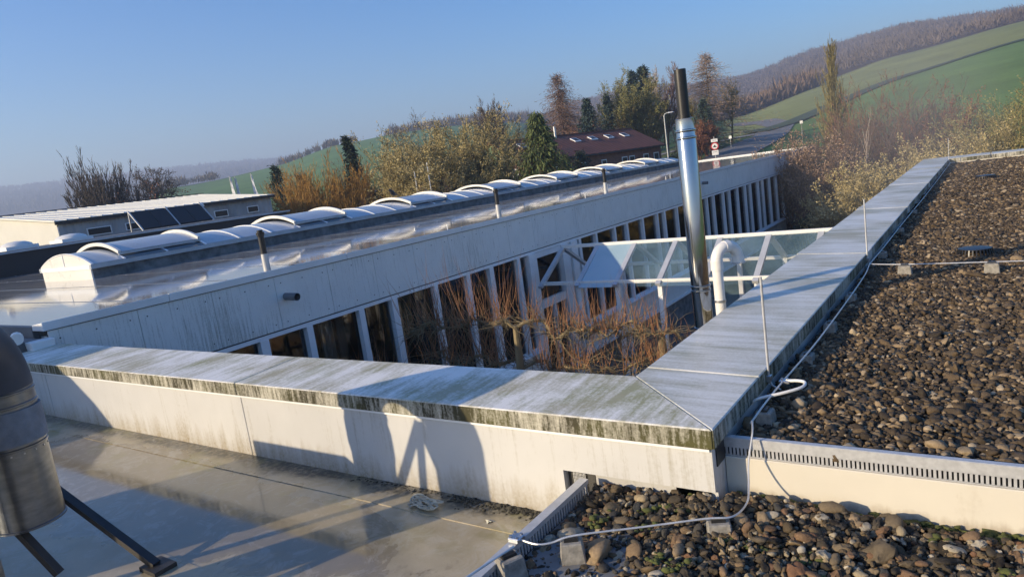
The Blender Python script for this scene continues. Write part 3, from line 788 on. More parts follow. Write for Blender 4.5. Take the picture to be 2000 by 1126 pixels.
# the larger pebbles of the lower bed, one by one
bed = MB().box(-0.69, 6.0, -5.0, 0.055, -0.458, -0.43).box(0.0, 6.0, 0.0551, 0.187, -0.458, -0.44).build('gravel_bed', M['kerb'])
tag(bed, kind='structure')
pebbles = []
for k in range(12):
    bm = bmesh.new(); bmesh.ops.create_icosphere(bm, subdivisions=2, radius=1.0)
    f = rng.normal(size=(3, 3)) * 0.9; ph = rng.uniform(0, 6, 3)
    for v_ in bm.verts:
        w = sum(math.sin(v_.co.dot(Vector(f[i])) * 1.4 + ph[i]) for i in range(3))
        v_.co *= 1 + 0.17 * w
    me = bpy.data.meshes.new('pebble'); bm.to_mesh(me); bm.free()
    me.polygons.foreach_set('use_smooth', np.ones(len(me.polygons), dtype=bool)); me.materials.append(M['stone_low']); pebbles.append(me)
cnt = 0
placed = []
while cnt < 300:
    px_ = rng.uniform(-0.64, 1.25); py_ = rng.uniform(-1.05, 0.13)
    q = np.array([[px_, py_]])
    if not low_ok(q)[0] or any((px_ - a) ** 2 + (py_ - b) ** 2 < 0.05 ** 2 for a, b in placed): continue
    placed.append((px_, py_))
    o = bpy.data.objects.new('stone', pebbles[cnt % 12]); col.objects.link(o); o.parent = bed
    s = 0.0175 * math.exp(rng.normal() * 0.33) * (1.5 if rng.uniform() < 0.06 else 1)
    o.location = (px_, py_, float(low_z(q)[0]) + 0.012)
    o.rotation_euler = (rng.normal() * 0.35, rng.normal() * 0.35, rng.uniform(0, 6.28))
    o.scale = (s * rng.uniform(1.1, 1.6), s * rng.uniform(0.8, 1.1), s * rng.uniform(0.55, 0.85))
    cnt += 1
# moss and dirt along the foot of the upstand
def blobs(name, pts, size, mat, label, cat):
    V = []; F = []
    bm = bmesh.new(); bmesh.ops.create_icosphere(bm, subdivisions=1, radius=1.0)
    bv = np.array([v_.co[:] for v_ in bm.verts]); bf = np.array([[v_.index for v_ in f.verts] for f in bm.faces]); bm.free()
    parts = []
    for p_ in pts:
        s = size * math.exp(rng.normal() * 0.4)
        parts.append((bv * (1 + rng.normal(scale=0.22, size=(len(bv), 1))) * np.array([s * 1.4, s * 1.2, s * 0.6]) + np.array(p_), bf))
    v, f = join(parts)
    return tag(mesh_object(name, v, f, mat), label, cat, kind='stuff')
mp_ = [(x_, 0.172 - abs(rng.normal()) * 0.025, -0.42 + rng.uniform(-0.01, 0.012)) for x_ in rng.uniform(0.06, 2.6, 420)] + [(rng.normal(0.32, 0.1), rng.uniform(0.05, 0.17), -0.40) for _ in range(70)]
mp_ += [(cx_ + rng.normal(0, 0.03), cy_ + rng.normal(0, 0.03), -0.392 + rng.uniform(-0.008, 0.006)) for cx_, cy_ in zip(rng.uniform(-0.5, 1.6, 26), rng.uniform(-1.0, 0.1, 26)) for _ in range(14)]
blobs('moss', mp_, 0.009, L_['moss'], 'green moss and dirt along the foot of the cream upstand', 'moss')
mp_ = [(x_, 0.016 - abs(rng.normal()) * 0.035, -0.626 + rng.uniform(-0.004, 0.003)) for x_ in rng.uniform(-2.6, -0.8, 260)] + [(rng.uniform(-1.7, -0.8), 0.01 - abs(rng.normal()) * 0.045, -0.623) for _ in range(420)]
M['debris'] = simple('dark_roof_debris', (0.055, 0.05, 0.035), 0.95, 0, 0.5, 15)
blobs('debris', mp_, 0.0055, M['debris'], 'dark mossy debris along the foot of the white parapet', 'debris')

# ---------------------------------------------------------------- flue, vent pipe
def lathe(mb, prof, cx, cy, n=28):
    b = len(mb.V)
    for r, z in prof:
        for k in range(n):
            a = 2 * math.pi * k / n; mb.V.append((cx + r * math.cos(a), cy + r * math.sin(a), z))
    for i in range(len(prof) - 1):
        for k in range(n):
            a = b + i * n + k; c = b + i * n + (k + 1) % n; mb.F.append((a, c, c + n, a + n))
    mb.F.append(tuple(b + k for k in reversed(range(n)))); mb.F.append(tuple(b + (len(prof) - 1) * n + k for k in range(n)))
    return mb
t = NT('polished_flue_steel')
t.set('Base Color', (0.50, 0.49, 0.475)); t.set('Metallic', 1.0)
t.set('Roughness', t.ramp(t.noise(3, 3, 0.5, t.coord((4, 4, 0.6), 'World')), [(0.3, 0.06), (0.7, 0.13)]))
t.bump(t.noise(1.2, 2, 0.5, t.coord((3, 3, 0.7), 'World')), 0.10, 0.01)
M['flue'] = t.m
CX, CY = -0.82, 2.235
fl = thing('steel_flue', (CX, CY, GZ), 'polished steel flue pipe with black top pipe beside the long coping', 'flue')
lathe(MB(), [(0.073, GZ), (0.073, -0.11), (0.073, 0.19), (0.073, 1.37), (0.071, 1.375), (0.071, 1.52), (0.066, 1.522)], CX, CY).build('flue_pipe', M['flue'], fl, True)
for z in (-0.115, 0.19, 0.225, 1.375, 1.43):
    lathe(MB(), [(0.071, z - 0.011), (0.078, z - 0.006), (0.079, z), (0.078, z + 0.006), (0.071, z + 0.011)], CX, CY).build('clamp_band', M['flue'], fl, True)
lathe(MB(), [(0.045, 1.50), (0.045, 1.885), (0.041, 1.886), (0.041, 1.85)], CX, CY).build('top_pipe', M['black'], fl, True)

GX, GY = -0.86, 2.78
gk = thing('vent_pipe', (GX, GY, GZ), 'white plastic gooseneck vent pipe curving over behind the long coping', 'pipe')
def arc_over(x, y, z, dx, dy, n=14):
    h = math.hypot(dx, dy) / 2
    return [(x + dx * (1 - math.cos(a)) / 2, y + dy * (1 - math.cos(a)) / 2, z + math.sin(a) * h) for a in [math.pi * i / n for i in range(n + 1)]]
pth = arc_over(GX, GY, 0.315, 0.12, 0.20)
MB().tube([(GX, GY, GZ), (GX, GY, 0.26)], 0.045, 18).build('riser', M['white_pvc'], gk, True)
MB().tube(pth, 0.049, 18).build('elbow', M['white_pvc'], gk, True)
MB().tube([(GX, GY, 0.245), (GX, GY, 0.33)], 0.053, 18).build('socket', M['white_pvc'], gk, True)
e = pth[-1]
MB().tube([(e[0], e[1], 0.33), (e[0], e[1], 0.27)], 0.053, 18).build('outlet', M['white_pvc'], gk, True)
MB().tube([(e[0], e[1], 0.276), (e[0], e[1], 0.264)], 0.062, 18).build('outlet_screen', M['alu'], gk, True)
m_ = pth[7]
MB().tube([pth[6], pth[8]], 0.053, 18).build('coupling', M['white_pvc'], gk, True)
MB().tube([(GX, GY, -0.035), (GX, GY, -0.015)], 0.05, 18).build('clamp', M['steel'], gk, True)

# ---------------------------------------------------------------- lightning protection
def rod(y, h, label, x=0.012):
    th = thing('lightning_rod', (x, y, -0.10), label, 'rod', 'lightning rods on the long parapet')
    MB().tube([(x, y, -0.10), (x, y - 0.003, h)], 0.0075, 8).build('rod', M['wire'], th, True)
    MB().box(x - 0.014, x + 0.014, y - 0.02, y + 0.02, -0.09, -0.05).build('clamp', M['steel'], th, bevel=0.003)
    MB().tube([(x, y, -0.07), (x + 0.02, y - 0.01, -0.11), (x + 0.07, y - 0.03, -0.125)], 0.005, 6).build('lead', M['wire'], th, True)
rod(0.95, 0.53, 'thin lightning rod on the coping edge beside the white hoop of cable')
rod(4.78, 0.55, 'thin lightning rod on the coping edge beside the cross wire')
rod(19.9, 0.57, 'thin lightning rod at the far corner of the gravel roof')
def wire(name, pts, label, r=0.0055, mat='wire', n=6):
    o = MB().tube(pts, r, n).build(name, M[mat], None, True); return tag(o, label, 'wire')
def smooth(pts, k=6):
    P_ = [Vector(p) for p in pts]; out = []
    for i in range(len(P_) - 1):
        a = P_[max(i - 1, 0)]; b = P_[i]; c = P_[i + 1]; d = P_[min(i + 2, len(P_) - 1)]
        for j in range(k):
            t_ = j / k
            out.append(0.5 * ((2 * b) + (c - a) * t_ + (2 * a - 5 * b + 4 * c - d) * t_ ** 2 + (3 * b - a - 3 * c + d) * t_ ** 3))
    return out + [P_[-1]]
wire('conductor_wire', smooth([(0.088, 0.30, -0.085), (0.092, 0.77, -0.075), (0.112, 1.68, -0.08), (0.105, 2.9, -0.085), (0.09, 4.05, -0.08), (0.066, 4.56, -0.07), (0.06, 5.5, -0.085), (0.05, 8.0, -0.10), (0.07, 11, -0.09), (0.06, 15, -0.10), (0.06, 19.6, -0.08)]), 'long conductor wire running along the foot of the long parapet')
wire('conductor_wire', smooth([(0.066, 4.53, -0.07), (0.38, 4.40, -0.062), (1.06, 4.37, -0.062), (1.9, 4.36, -0.062), (2.8, 4.36, -0.062), (6, 4.36, -0.062)]), 'straight conductor wire crossing the brown gravel on concrete feet')
wire('conductor_cable', smooth([(0.088, 0.33, -0.085), (0.115, 0.24, -0.06), (0.132, 0.17, -0.085), (0.124, 0.10, -0.20), (0.138, 0.03, -0.285), (0.152, -0.06, -0.325), (0.13, -0.20, -0.325), (0.03, -0.27, -0.318), (-0.20, -0.42, -0.322), (-0.455, -0.60, -0.318), (-0.54, -0.665, -0.335), (-0.60, -0.70, -0.335), (-0.70, -0.69, -0.335)]), 'conductor cable dropping over the slotted strip and crossing the lower pebbles', 0.0048)
wire('cable_hoop', smooth([(-0.02, 0.66, -0.125), (0.03, 0.66, -0.09), (0.145, 0.72, -0.07), (0.225, 0.80, -0.06), (0.225, 0.87, -0.055), (0.173, 0.905, -0.06), (0.11, 0.93, -0.075)]), 'white loop of cable bending out from the coping onto the gravel', 0.0088, 'white_pvc', 8)
wire('conductor_wire', smooth([(-0.645, -0.80, -0.30), (-0.70, -1.0, -0.31), (-0.74, -1.3, -0.315), (-0.76, -2.2, -0.33)]), 'conductor wire held by the concrete foot on the edge rail', 0.006)
def foot(x, y, z, label, s=1.0, rz=0.0):
    th = thing('concrete_foot', (x, y, z), label, 'concrete foot', 'concrete feet carrying the conductor wires')
    bot = [(-0.062, -0.05), (0.062, -0.05), (0.062, 0.05), (-0.062, 0.05)]
    c, sn = math.cos(rz), math.sin(rz)
    rt_ = lambda p, k, zz_: (x + (p[0] * c - p[1] * sn) * k * s, y + (p[0] * sn + p[1] * c) * k * s, z + zz_ * s)
    MB().hexa([rt_(p, 1.0, -0.02) for p in bot], [rt_(p, 0.84, 0.085) for p in bot]).build('block', M['concrete'], th, bevel=0.006)
    MB().hexa([rt_((p[0] * 0.55, p[1] * 0.35), 1, 0.0851) for p in bot], [rt_((p[0] * 0.5, p[1] * 0.3), 1, 0.098) for p in bot]).build('wire_holder', M['black'], th)
foot(0.075, -0.235, -0.42, 'concrete foot on the lower pebbles where the cable bends down from the corner', 0.95, 0.45)
foot(-0.47, -0.61, -0.42, 'concrete foot among the lower pebbles near the edge rail clamp', 0.95, 0.55)
foot(-0.65, -0.84, -0.41, 'concrete foot straddling the edge rail', 1.0, 1.1)
foot(0.38, 4.40, -0.155, 'concrete foot under the cross wire next to the long parapet')
foot(1.06, 4.37, -0.155, 'concrete foot under the cross wire out on the brown gravel')
foot(1.9, 4.36, -0.155, 'concrete foot under the cross wire far out from the long parapet')
for i, yy in enumerate((0.52, 1.55, 2.35, 3.3, 5.4, 7.2, 9.1)):
    foot(0.10 - 0.006 * i, yy, -0.175, 'concrete foot in the shade along the long parapet', 0.9, 1.57)
ck = thing('cable_clamp', (-0.71, -0.69, -0.35), 'square metal cable clamp on the edge rail', 'clamp')
MB().box(-0.742, -0.682, -0.72, -0.66, -0.345, -0.322).build('plate', M['steel'], ck, bevel=0.004)
for (a, b) in ((-0.73, -0.708), (-0.694, -0.672), (-0.73, -0.672), (-0.694, -0.708)):
    MB().tube([(a, b, -0.322), (a, b, -0.313)], 0.007, 6).build('bolt', M['steel'], ck)
# wire joint clamps on the parapet wire
jc = thing('wire_joint', (0.09, 0.93, -0.09), 'small twin-bolt wire joint at the end of the white cable hoop', 'clamp')
MB().box(0.075, 0.135, 0.905, 0.955, -0.085, -0.068).build('plate', M['steel'], jc, bevel=0.003)
for a in (0.09, 0.12): MB().tube([(a, 0.93, -0.068), (a, 0.93, -0.057)], 0.007, 6).build('bolt', M['steel'], jc)
# roof drain guards
def drain(x, y, label, r=0.145):
    th = thing('drain_guard', (x, y, -0.16), label, 'drain guard', 'round drain guards in the gravel')
    lathe(MB(), [(r * 0.96, -0.10), (r, -0.095), (r, -0.088), (r * 0.5, -0.080), (0.01, -0.078)], x, y, 24).build('lid', M['black'], th, True)
    for k in range(30):
        a = 2 * math.pi * k / 30; ca, sa = math.cos(a), math.sin(a)
        MB().bar((x + ca * r, y + sa * r, -0.092), (x + ca * r * 1.12, y + sa * r * 1.12, -0.155), 0.012, 0.008).build('bar', M['black'], th)
drain(0.915, 5.33, 'round black drain guard in the gravel just beyond the cross wire')
drain(0.91, 14.3, 'round black drain guard in the gravel towards the far coping', 0.17)

# tangle of cast-off strap on the membrane
rp = MB(); pts = []
a = 0
for i in range(70):
    a += rng.normal(0.55, 0.35)
    pts.append((-1.80 + 0.13 * math.cos(a) * rng.uniform(0.5, 1.1), -0.165 + 0.06 * math.sin(a * 0.9) * rng.uniform(0.5, 1.2), -0.618 + 0.02 * abs(math.sin(a * 1.7))))
pts = smooth(pts, 3)
for i in range(len(pts) - 1):
    rp.bar(pts[i], pts[i + 1] + (pts[i + 1] - pts[i]) * 0.2, 0.013, 0.003)
M['strap'] = simple('weathered_strap', (0.42, 0.40, 0.31), 0.9, 0, 0.3, 12)
tag(rp.build('strap', M['strap'], fix=False), 'tangled heap of pale weathered strap on the membrane by the parapet', 'strap')
rg = MB()
rg.add([(-1.29 + 0.035 * math.cos(k) * (0.6 + 0.4 * math.sin(3 * k)), -0.19 + 0.02 * math.sin(k), -0.624 + 0.008 * math.cos(2.3 * k)) for k in np.linspace(0, 5.9, 12)] + [(-1.29, -0.19, -0.612)], [(i, (i + 1) % 12, 12) for i in range(12)])
tag(rg.build('paper_scrap', M['strap']), 'small crumpled pale scrap lying on the membrane', 'scrap')

# ---------------------------------------------------------------- big steel exhaust bend on its steel legs
t = NT('spiral_duct_steel')
t.set('Base Color', t.ramp(t.noise(9, 4, 0.6, t.coord((1, 1, 3), 'World')), [(0.3, (0.19, 0.20, 0.215)), (0.7, (0.29, 0.305, 0.32))])); t.set('Metallic', 1.0)
t.set('Roughness', t.ramp(t.noise(30, 3, 0.5, t.coord((1, 1, 0.4), 'World')), [(0.3, 0.28), (0.7, 0.42)]))
M['duct'] = t.m
M['lagging'] = simple('crackled_grey_lagging', (0.22, 0.23, 0.25), 0.75, 0, 0.2, 14, 0.6)
M['dark_duct'] = simple('shade_toned_bend', (0.05, 0.06, 0.08), 0.5, 0.0, 0.2, 5)  # steel bend with its dark sky reflection and shade put into the colour
TX, TY, TR = -3.47, -1.635, 0.175
T2X, T2Y = -3.00, -2.12
ex = thing('exhaust_duct', (T2X, T2Y, -0.63), 'big steel exhaust duct bending over and ending above the wet membrane', 'duct')
lathe(MB(), [(TR, -0.27), (TR, 0.215)], TX, TY, 40).build('outlet_pipe', M['duct'], ex, True)
lathe(MB(), [(TR + 0.012, 0.2152), (TR + 0.014, 0.32), (TR + 0.012, 0.405)], TX, TY, 40).build('sleeve', M['lagging'], ex, True)
lathe(MB(), [(TR, 0.4052), (TR, 0.52)], TX, TY, 40).build('collar', M['duct'], ex, True)
ar = arc_over(TX, TY, 0.52, T2X - TX, T2Y - TY, 20)
MB().tube(ar, TR + 0.002, 40).build('bend', M['dark_duct'], ex, True)
lathe(MB(), [(TR, -0.628), (TR, 0.519)], T2X, T2Y, 40).build('riser', M['duct'], ex, True)
for zz_ in (-0.262, 0.19, 0.43, 0.50):
    lathe(MB(), [(TR + 0.001, zz_ - 0.008), (TR + 0.006, zz_ - 0.004), (TR + 0.006, zz_ + 0.004), (TR + 0.001, zz_ + 0.008)], TX, TY, 40).build('rim', M['duct'], ex, True)
for k in range(18):
    a_ = 2 * math.pi * k / 18
    c_, s_ = math.cos(a_), math.sin(a_)
    MB().tube([(TX + c_ * TR, TY + s_ * TR, 0.165), (TX + c_ * (TR + 0.004), TY + s_ * (TR + 0.004), 0.165)], 0.005, 6).build('rivet', M['steel'], ex)
MB().box(TX + 0.100, TX + 0.106, TY - 0.147, TY - 0.140, -0.25, 0.18).build('seam', M['duct'], ex)
mid = (-3.12, -1.86, 0.56)
for ft in ((-3.86, -1.95), (-3.565, -2.3), (-3.05, -2.6), (-2.61, -2.5)):
    MB().bar(mid, (ft[0], ft[1], -0.60), 0.05, 0.04).build('leg', M['dark_metal'], ex)
MB().bar((-3.75, -1.46, -0.115), (-2.85, -1.30, -0.60), 0.05, 0.035).build('leg', M['dark_metal'], ex)
MB().bar((-3.66, -1.76, -0.08), (-3.37, -1.60, -0.60), 0.05, 0.035).build('leg', M['dark_metal'], ex)
MB().box(-2.93, -2.76, -1.36, -1.23, -0.628, -0.60).build('foot_plate', M['dark_metal'], ex)
# low plant box and stair head outside the view, whose shadows reach into it
ub = thing('plant_box', (-4.6, -2.3, -0.63), 'low grey sheet-metal plant box standing on the membrane roof', 'plant box')
MB().box(-5.05, -3.95, -2.7, -1.95, -0.625, 0.27).build('casing', M['lagging'], ub, bevel=0.01)
sh = thing('stair_head', (-10.4, -3.2, -0.63), 'white stair head with a sloping roof on the membrane roof', 'stair head')
MB().prism([(-12.5, -0.62), (-8.1, -0.62), (-8.1, 0.3), (-8.75, 0.9), (-9.3, 1.35), (-12.5, 1.35)], 'y', -4.5, -2.3).build('walls', M['panel'], sh)
# ---------------------------------------------------------------- glazed wing across the courtyard
WX, Y0, Y1 = -8.67, 0.60, 47.5
ZT, ZC, ZB, ZS = 0.292, 0.182, -0.707, -3.20
wing = thing('classroom_wing', (WX, Y0, GZ), 'long flat-roofed wing with pale fascia boards above a row of tall windows', 'building')
# wet roof in sheets across the wing
t = NT('wet_roof_sheet')
v = t.coord((1, 1, 1), 'World')
n1 = t.noise(0.35, 4, 0.55, v, 0.5); n2 = t.noise(1.0, 5, 0.65, t.coord((1.1, 11, 1), 'World'), 0.4)
base = t.mix(t.ramp(n1, [(0.35, 0), (0.65, 1)]), (0.26, 0.265, 0.27), (0.36, 0.36, 0.35))
t.set('Base Color', base)
t.set('Roughness', t.math('ADD', t.math('MULTIPLY', t.ramp(t.noise(0.8, 5, 0.65, t.coord((0.25, 2.6, 1), 'World'), 0.3), [(0.45, 0.0), (0.70, 1.0)]), 0.07), t.math('MULTIPLY', n2, 0.04)))
t.set('Specular IOR Level', 0.9)
t.bump(n2, 0.022, 0.02)
M['wing_roof'] = t.m
M['seam'] = simple('roof_seam', (0.17, 0.17, 0.17), 0.25, 0, 0.3, 2)
y = Y0 + 0.02; i = 0
while y < Y1 - 0.1:
    e = min(y + 1.52, Y1 - 0.02)
    MB().hexa([(-26.9, y, 0.10), (WX - 0.30, y, 0.10), (WX - 0.30, e, 0.10), (-26.9, e, 0.10)], [(-26.9, y, 0.206), (WX - 0.30, y, 0.206), (WX - 0.30, e + 0.03, 0.212), (-26.9, e + 0.03, 0.212)]).build('roof_sheet', M['wing_roof'], wing)
    MB().box(-26.88, WX - 0.302, e - 0.025, e + 0.025, 0.2125, 0.2145).build('seam', M['seam'], wing)
    y = e; i += 1
# coping lengths along the courtyard side, and at the two ends
cy = [Y0 - 0.06, 2.2, 5.6, 9.0, 12.4, 15.8, 19.2, 22.6, 26.0, 29.4, 32.8, 36.2, 39.6, 43.0, Y1 + 0.05]
for a, b in zip(cy[:-1], cy[1:]):
    MB().hexa([(WX + 0.03, a + 0.004, ZC), (WX + 0.03, b - 0.004, ZC), (WX - 0.30, b - 0.004, ZC), (WX - 0.30, a + 0.004, ZC)],
              [(WX + 0.03, a + 0.004, ZT), (WX + 0.03, b - 0.004, ZT), (WX - 0.28, b - 0.004, ZT - 0.035), (WX - 0.28, a + 0.004, ZT - 0.035)]).build('coping', M['wing_coping'], wing, bevel=0.006)
MB().box(-26.9, WX - 0.302, Y1 - 0.02, Y1 + 0.05, 0.05, ZT).build('coping', M['wing_coping'], wing)
MB().box(-26.9, WX - 0.302, Y0 - 0.06, Y0 + 0.018, 0.05, 0.235).build('coping', M['grey_deck'], wing)
# fascia boards
a = Y0
while a < Y1:
    b = min(a + 1.13, Y1)
    pn = MB().box(WX - 0.03, WX, a + 0.004, b - 0.004, ZB, ZC - 0.012).build('fascia_panel', M['fascia'], wing)
    if a < 26:
        sc = MB()
        for yy in (a + 0.12, (a + b) / 2, b - 0.12):
            for zz in (ZB + 0.1, ZC - 0.13):
                sc.tube([(WX, yy, zz), (WX + 0.004, yy, zz)], 0.011, 5)
        tag(sc.build('screws', M['black'], pn), kind='stuff')
    a = b
MB().box(WX - 0.10, WX - 0.034, Y0 + 0.02, Y1 - 0.02, ZB - 0.0, ZC).build('fascia_backing', M['black'], wing)
MB().box(WX - 0.06, WX + 0.012, Y0 + 0.05, Y1, ZB - 0.016, ZB - 0.004).build('shadow_gap', M['black'], wing)
# end walls, back wall, floor, ceiling
MB().box(-26.8, WX - 0.12, Y0 + 0.03, Y0 + 0.2, GZ, 0.09).build('end_wall', M['fascia'], wing)
MB().box(-26.8, WX - 0.12, 47.2, 47.4, GZ, 0.09).build('end_wall', M['fascia'], wing)
MB().box(-26.85, -26.65, Y0 + 0.21, 47.19, GZ, 0.09).build('end_wall', M['fascia'], wing)
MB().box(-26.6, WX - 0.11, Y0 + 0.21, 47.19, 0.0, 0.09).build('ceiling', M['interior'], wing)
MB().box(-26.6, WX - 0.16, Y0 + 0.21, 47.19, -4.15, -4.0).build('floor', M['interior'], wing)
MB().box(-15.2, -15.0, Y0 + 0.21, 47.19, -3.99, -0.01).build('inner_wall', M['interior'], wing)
M['warm_int'] = simple('interior_orange_board', (0.36, 0.12, 0.035), 0.7, 0, 0.2, 1)
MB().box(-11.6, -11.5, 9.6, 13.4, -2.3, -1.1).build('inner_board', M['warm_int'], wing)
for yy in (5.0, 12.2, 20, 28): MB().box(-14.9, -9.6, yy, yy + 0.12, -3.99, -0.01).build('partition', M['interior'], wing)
# head rail, sill, panels under the sill
GXW = WX - 0.085
MB().box(WX - 0.09, WX + 0.02, Y0 + 0.05, 37.7, ZB - 0.085, ZB - 0.018).build('head_rail', M['white_frame'], wing)
def run(y0, y1, sill=True):
    MB().hexa([(WX - 0.09, y0, ZS - 0.06), (WX + 0.14, y0, ZS - 0.10), (WX + 0.14, y1, ZS - 0.10), (WX - 0.09, y1, ZS - 0.06)],
              [(WX - 0.09, y0, ZS), (WX + 0.14, y0, ZS - 0.07), (WX + 0.14, y1, ZS - 0.07), (WX - 0.09, y1, ZS)]).build('sill', M['white_frame'], wing)
    a = y0
    while a < y1 - 0.05:
        b = min(a + 2.4, y1)
        MB().box(WX - 0.07, WX - 0.01, a + 0.005, b - 0.005, ZS - 0.86, ZS - 0.105).build('apron_panel', M['fascia'], wing); a = b
    MB().box(WX - 0.09, WX + 0.06, y0, y1, ZS - 0.93, ZS - 0.865).build('base_rail', M['white_frame'], wing)
run(Y0 + 0.1, 11.55); run(13.95, 37.6)
MB().box(WX - 0.6, WX - 0.2, Y0 + 0.2, 37.5, GZ, -4.16).build('plinth', M['kerb'], wing)
MB().box(WX - 0.9, WX - 0.7, 37.75, 47.19, GZ, ZB).build('recessed_wall', M['grey_deck'], wing)
def post(y, w=0.10, d=0.12, z0=ZS):
    MB().box(WX - 0.10, WX - 0.10 + d, y - w / 2, y + w / 2, z0, ZB - 0.086).build('window_post', M['white_frame'], wing)
posts1 = [1.35, 2.45, 3.58, 4.50, 5.72, 6.60, 7.86, 8.98, 9.87, 11.02]
posts2 = [14.20, 15.22, 16.47, 17.36, 18.60, 19.85, 20.5, 21.72, 22.9, 23.8, 25.05, 25.9, 27.18, 28.05, 29.25, 30.46, 31.33, 32.67, 33.52, 34.83, 36.2, 37.5]
def pane(y0, y1, z0=ZS, z1=ZB - 0.086):
    MB().box(GXW, GXW + 0.012, y0, y1, z0, z1).build('window_pane', M['glass'], wing)
for k, yy in enumerate(posts1):
    post(yy, 0.13 if k % 3 != 2 else 0.16, 0.13)
for k, yy in enumerate(posts2): post(yy, 0.10 if k % 3 else 0.13, 0.12)
for lst in ([Y0 + 0.25] + posts1 + [11.5], posts2):
    for a, b in zip(lst[:-1], lst[1:]): pane(a + 0.07, b - 0.07)
# door bay with its broad white posts
for (a, b) in ((11.45, 11.80), (13.10, 13.45), (13.62, 13.95)):
    MB().box(WX - 0.12, WX + 0.06, a, b, GZ, ZB - 0.086).build('door_post', M['white_frame'], wing)
for (a, b, z0, z1) in ((11.85, 13.05, -2.05, -0.95), (11.92, 12.42, -4.4, -2.3), (12.55, 13.02, -4.4, -2.3)):
    MB().box(GXW, GXW + 0.012, a + 0.002, b - 0.002, z0, z1).build('window_pane', M['glass'], wing)
for (z0, z1) in ((-0.94, -0.80), (-2.28, -2.06)):
    MB().box(WX - 0.11, WX + 0.01, 11.81, 13.09, z0, z1).build('door_rail', M['white_frame'], wing)
MB().box(WX - 0.11, WX + 0.01, 12.43, 12.54, -4.6, -2.29).build('door_post', M['white_frame'], wing)
MB().box(WX - 0.11, WX + 0.0, 13.47, 13.60, GZ, ZB - 0.086).build('door_panel', M['fascia'], wing)
# curtains hanging inside the first bays
def curtain(y0, y1, x=WX - 0.45):
    n = 40; V = []
    for k in range(n + 1):
        u = k / n; yy = y0 + (y1 - y0) * u
        dx = 0.05 * math.sin(u * 22) + 0.02 * math.sin(u * 57)
        V += [(x + dx, yy, ZS - 0.3), (x + dx * 0.8, yy, ZB - 0.15)]
    m = MB().add(V, [(2 * k, 2 * k + 2, 2 * k + 3, 2 * k + 1) for k in range(n)])
    m.build('curtain', M['curtain'], wing, True)
for a, b in ((1.2, 1.6), (5.05, 5.35), (5.45, 5.62), (6.15, 6.5), (6.75, 7.2), (8.25, 8.45), (9.2, 9.35)): curtain(a, b)
# spouts through the fascia
def spout(y, z, label, L=0.30, r=0.062):
    th = thing('overflow_spout', (WX, y, z), label, 'spout', 'overflow spouts through the pale fascia')
    mb = MB().tube([(WX - 0.02, y, z), (WX + L, y, z - 0.01)], r, 18, False).tube([(WX + L, y, z - 0.01), (WX - 0.02, y, z)], r * 0.86, 18, False)
    mb.build('tube', M['grey_deck'], th, True, fix=False)
    MB().tube([(WX + 0.001, y, z), (WX + 0.02, y, z)], r * 0.84, 18).build('throat', M['black'], th)
spout(4.16, -0.19, 'dark grey overflow spout on the stained fascia near the corner')
spout(24.7, -0.16, 'dark grey overflow spout on the fascia behind the steel flue', 0.22)
# corner outlet: white hopper and gutter end
ho = thing('rainwater_hopper', (WX, 0.55, -0.2), 'white rainwater hopper at the corner of the wing', 'hopper')
MB().hexa([(WX + 0.02, 0.36, -0.35), (WX + 0.16, 0.36, -0.35), (WX + 0.16, 0.56, -0.35), (WX + 0.02, 0.56, -0.35)], [(WX + 0.0, 0.32, 0.10), (WX + 0.20, 0.32, 0.10), (WX + 0.20, 0.59, 0.10), (WX + 0.0, 0.59, 0.10)]).build('box', M['white_frame'], ho, bevel=0.01)
MB().tube([(WX - 0.12, 0.30, 0.17), (WX + 0.05, 0.24, 0.165)], 0.07, 14).build('gutter_end', M['white_pvc'], ho, True)
MB().box(-14.5, WX - 0.02, 0.10, 0.50, -0.45, 0.10).build('gutter_box', M['grey_deck'], wing)
# vents on the wing roof
def roof_vent(x, y, h1, h2, label, r=0.058):
    th = thing('roof_vent', (x, y, 0.2), label, 'vent pipe', 'vent pipes on the wing roof')
    lathe(MB(), [(r, 0.2), (r * 0.95, h1)], x, y, 18).build('sleeve', M['lamp_grey'], th, True)
    lathe(MB(), [(r * 0.86, h1), (r * 0.86, h2 - 0.12)], x, y, 18).build('stack', M['black'], th, True)
    lathe(MB(), [(r * 0.9, h2 - 0.12), (r * 1.15, h2 - 0.08), (r * 1.15, h2 - 0.04)], x, y, 18).build('cap_base', M['black'], th, True)
    lathe(MB(), [(r * 0.8, h2 - 0.04), (r * 0.8, h2)], x, y, 18).build('cap', M['black'], th, True)
roof_vent(-9.72, 4.65, 0.50, 0.93, 'grey and black vent pipe nearest the corner hopper on the wing roof', 0.064)
roof_vent(-10.0, 12.35, 0.52, 0.95, 'grey and black vent pipe in the middle of the wing roof', 0.066)
roof_vent(-9.8, 18.4, 0.55, 1.02, 'grey and black vent pipe with flat hood before the brick house', 0.066)
for y_ in (9.3, 16.0, 22.5):
    tag(MB().tube([(-9.3, y_, 0.205), (-9.3, y_, 0.36)], 0.012, 6).build('roof_pin', M['white_pvc']), 'short white pin standing on the wing roof edge', 'pin', 'short pins on the wing roof')

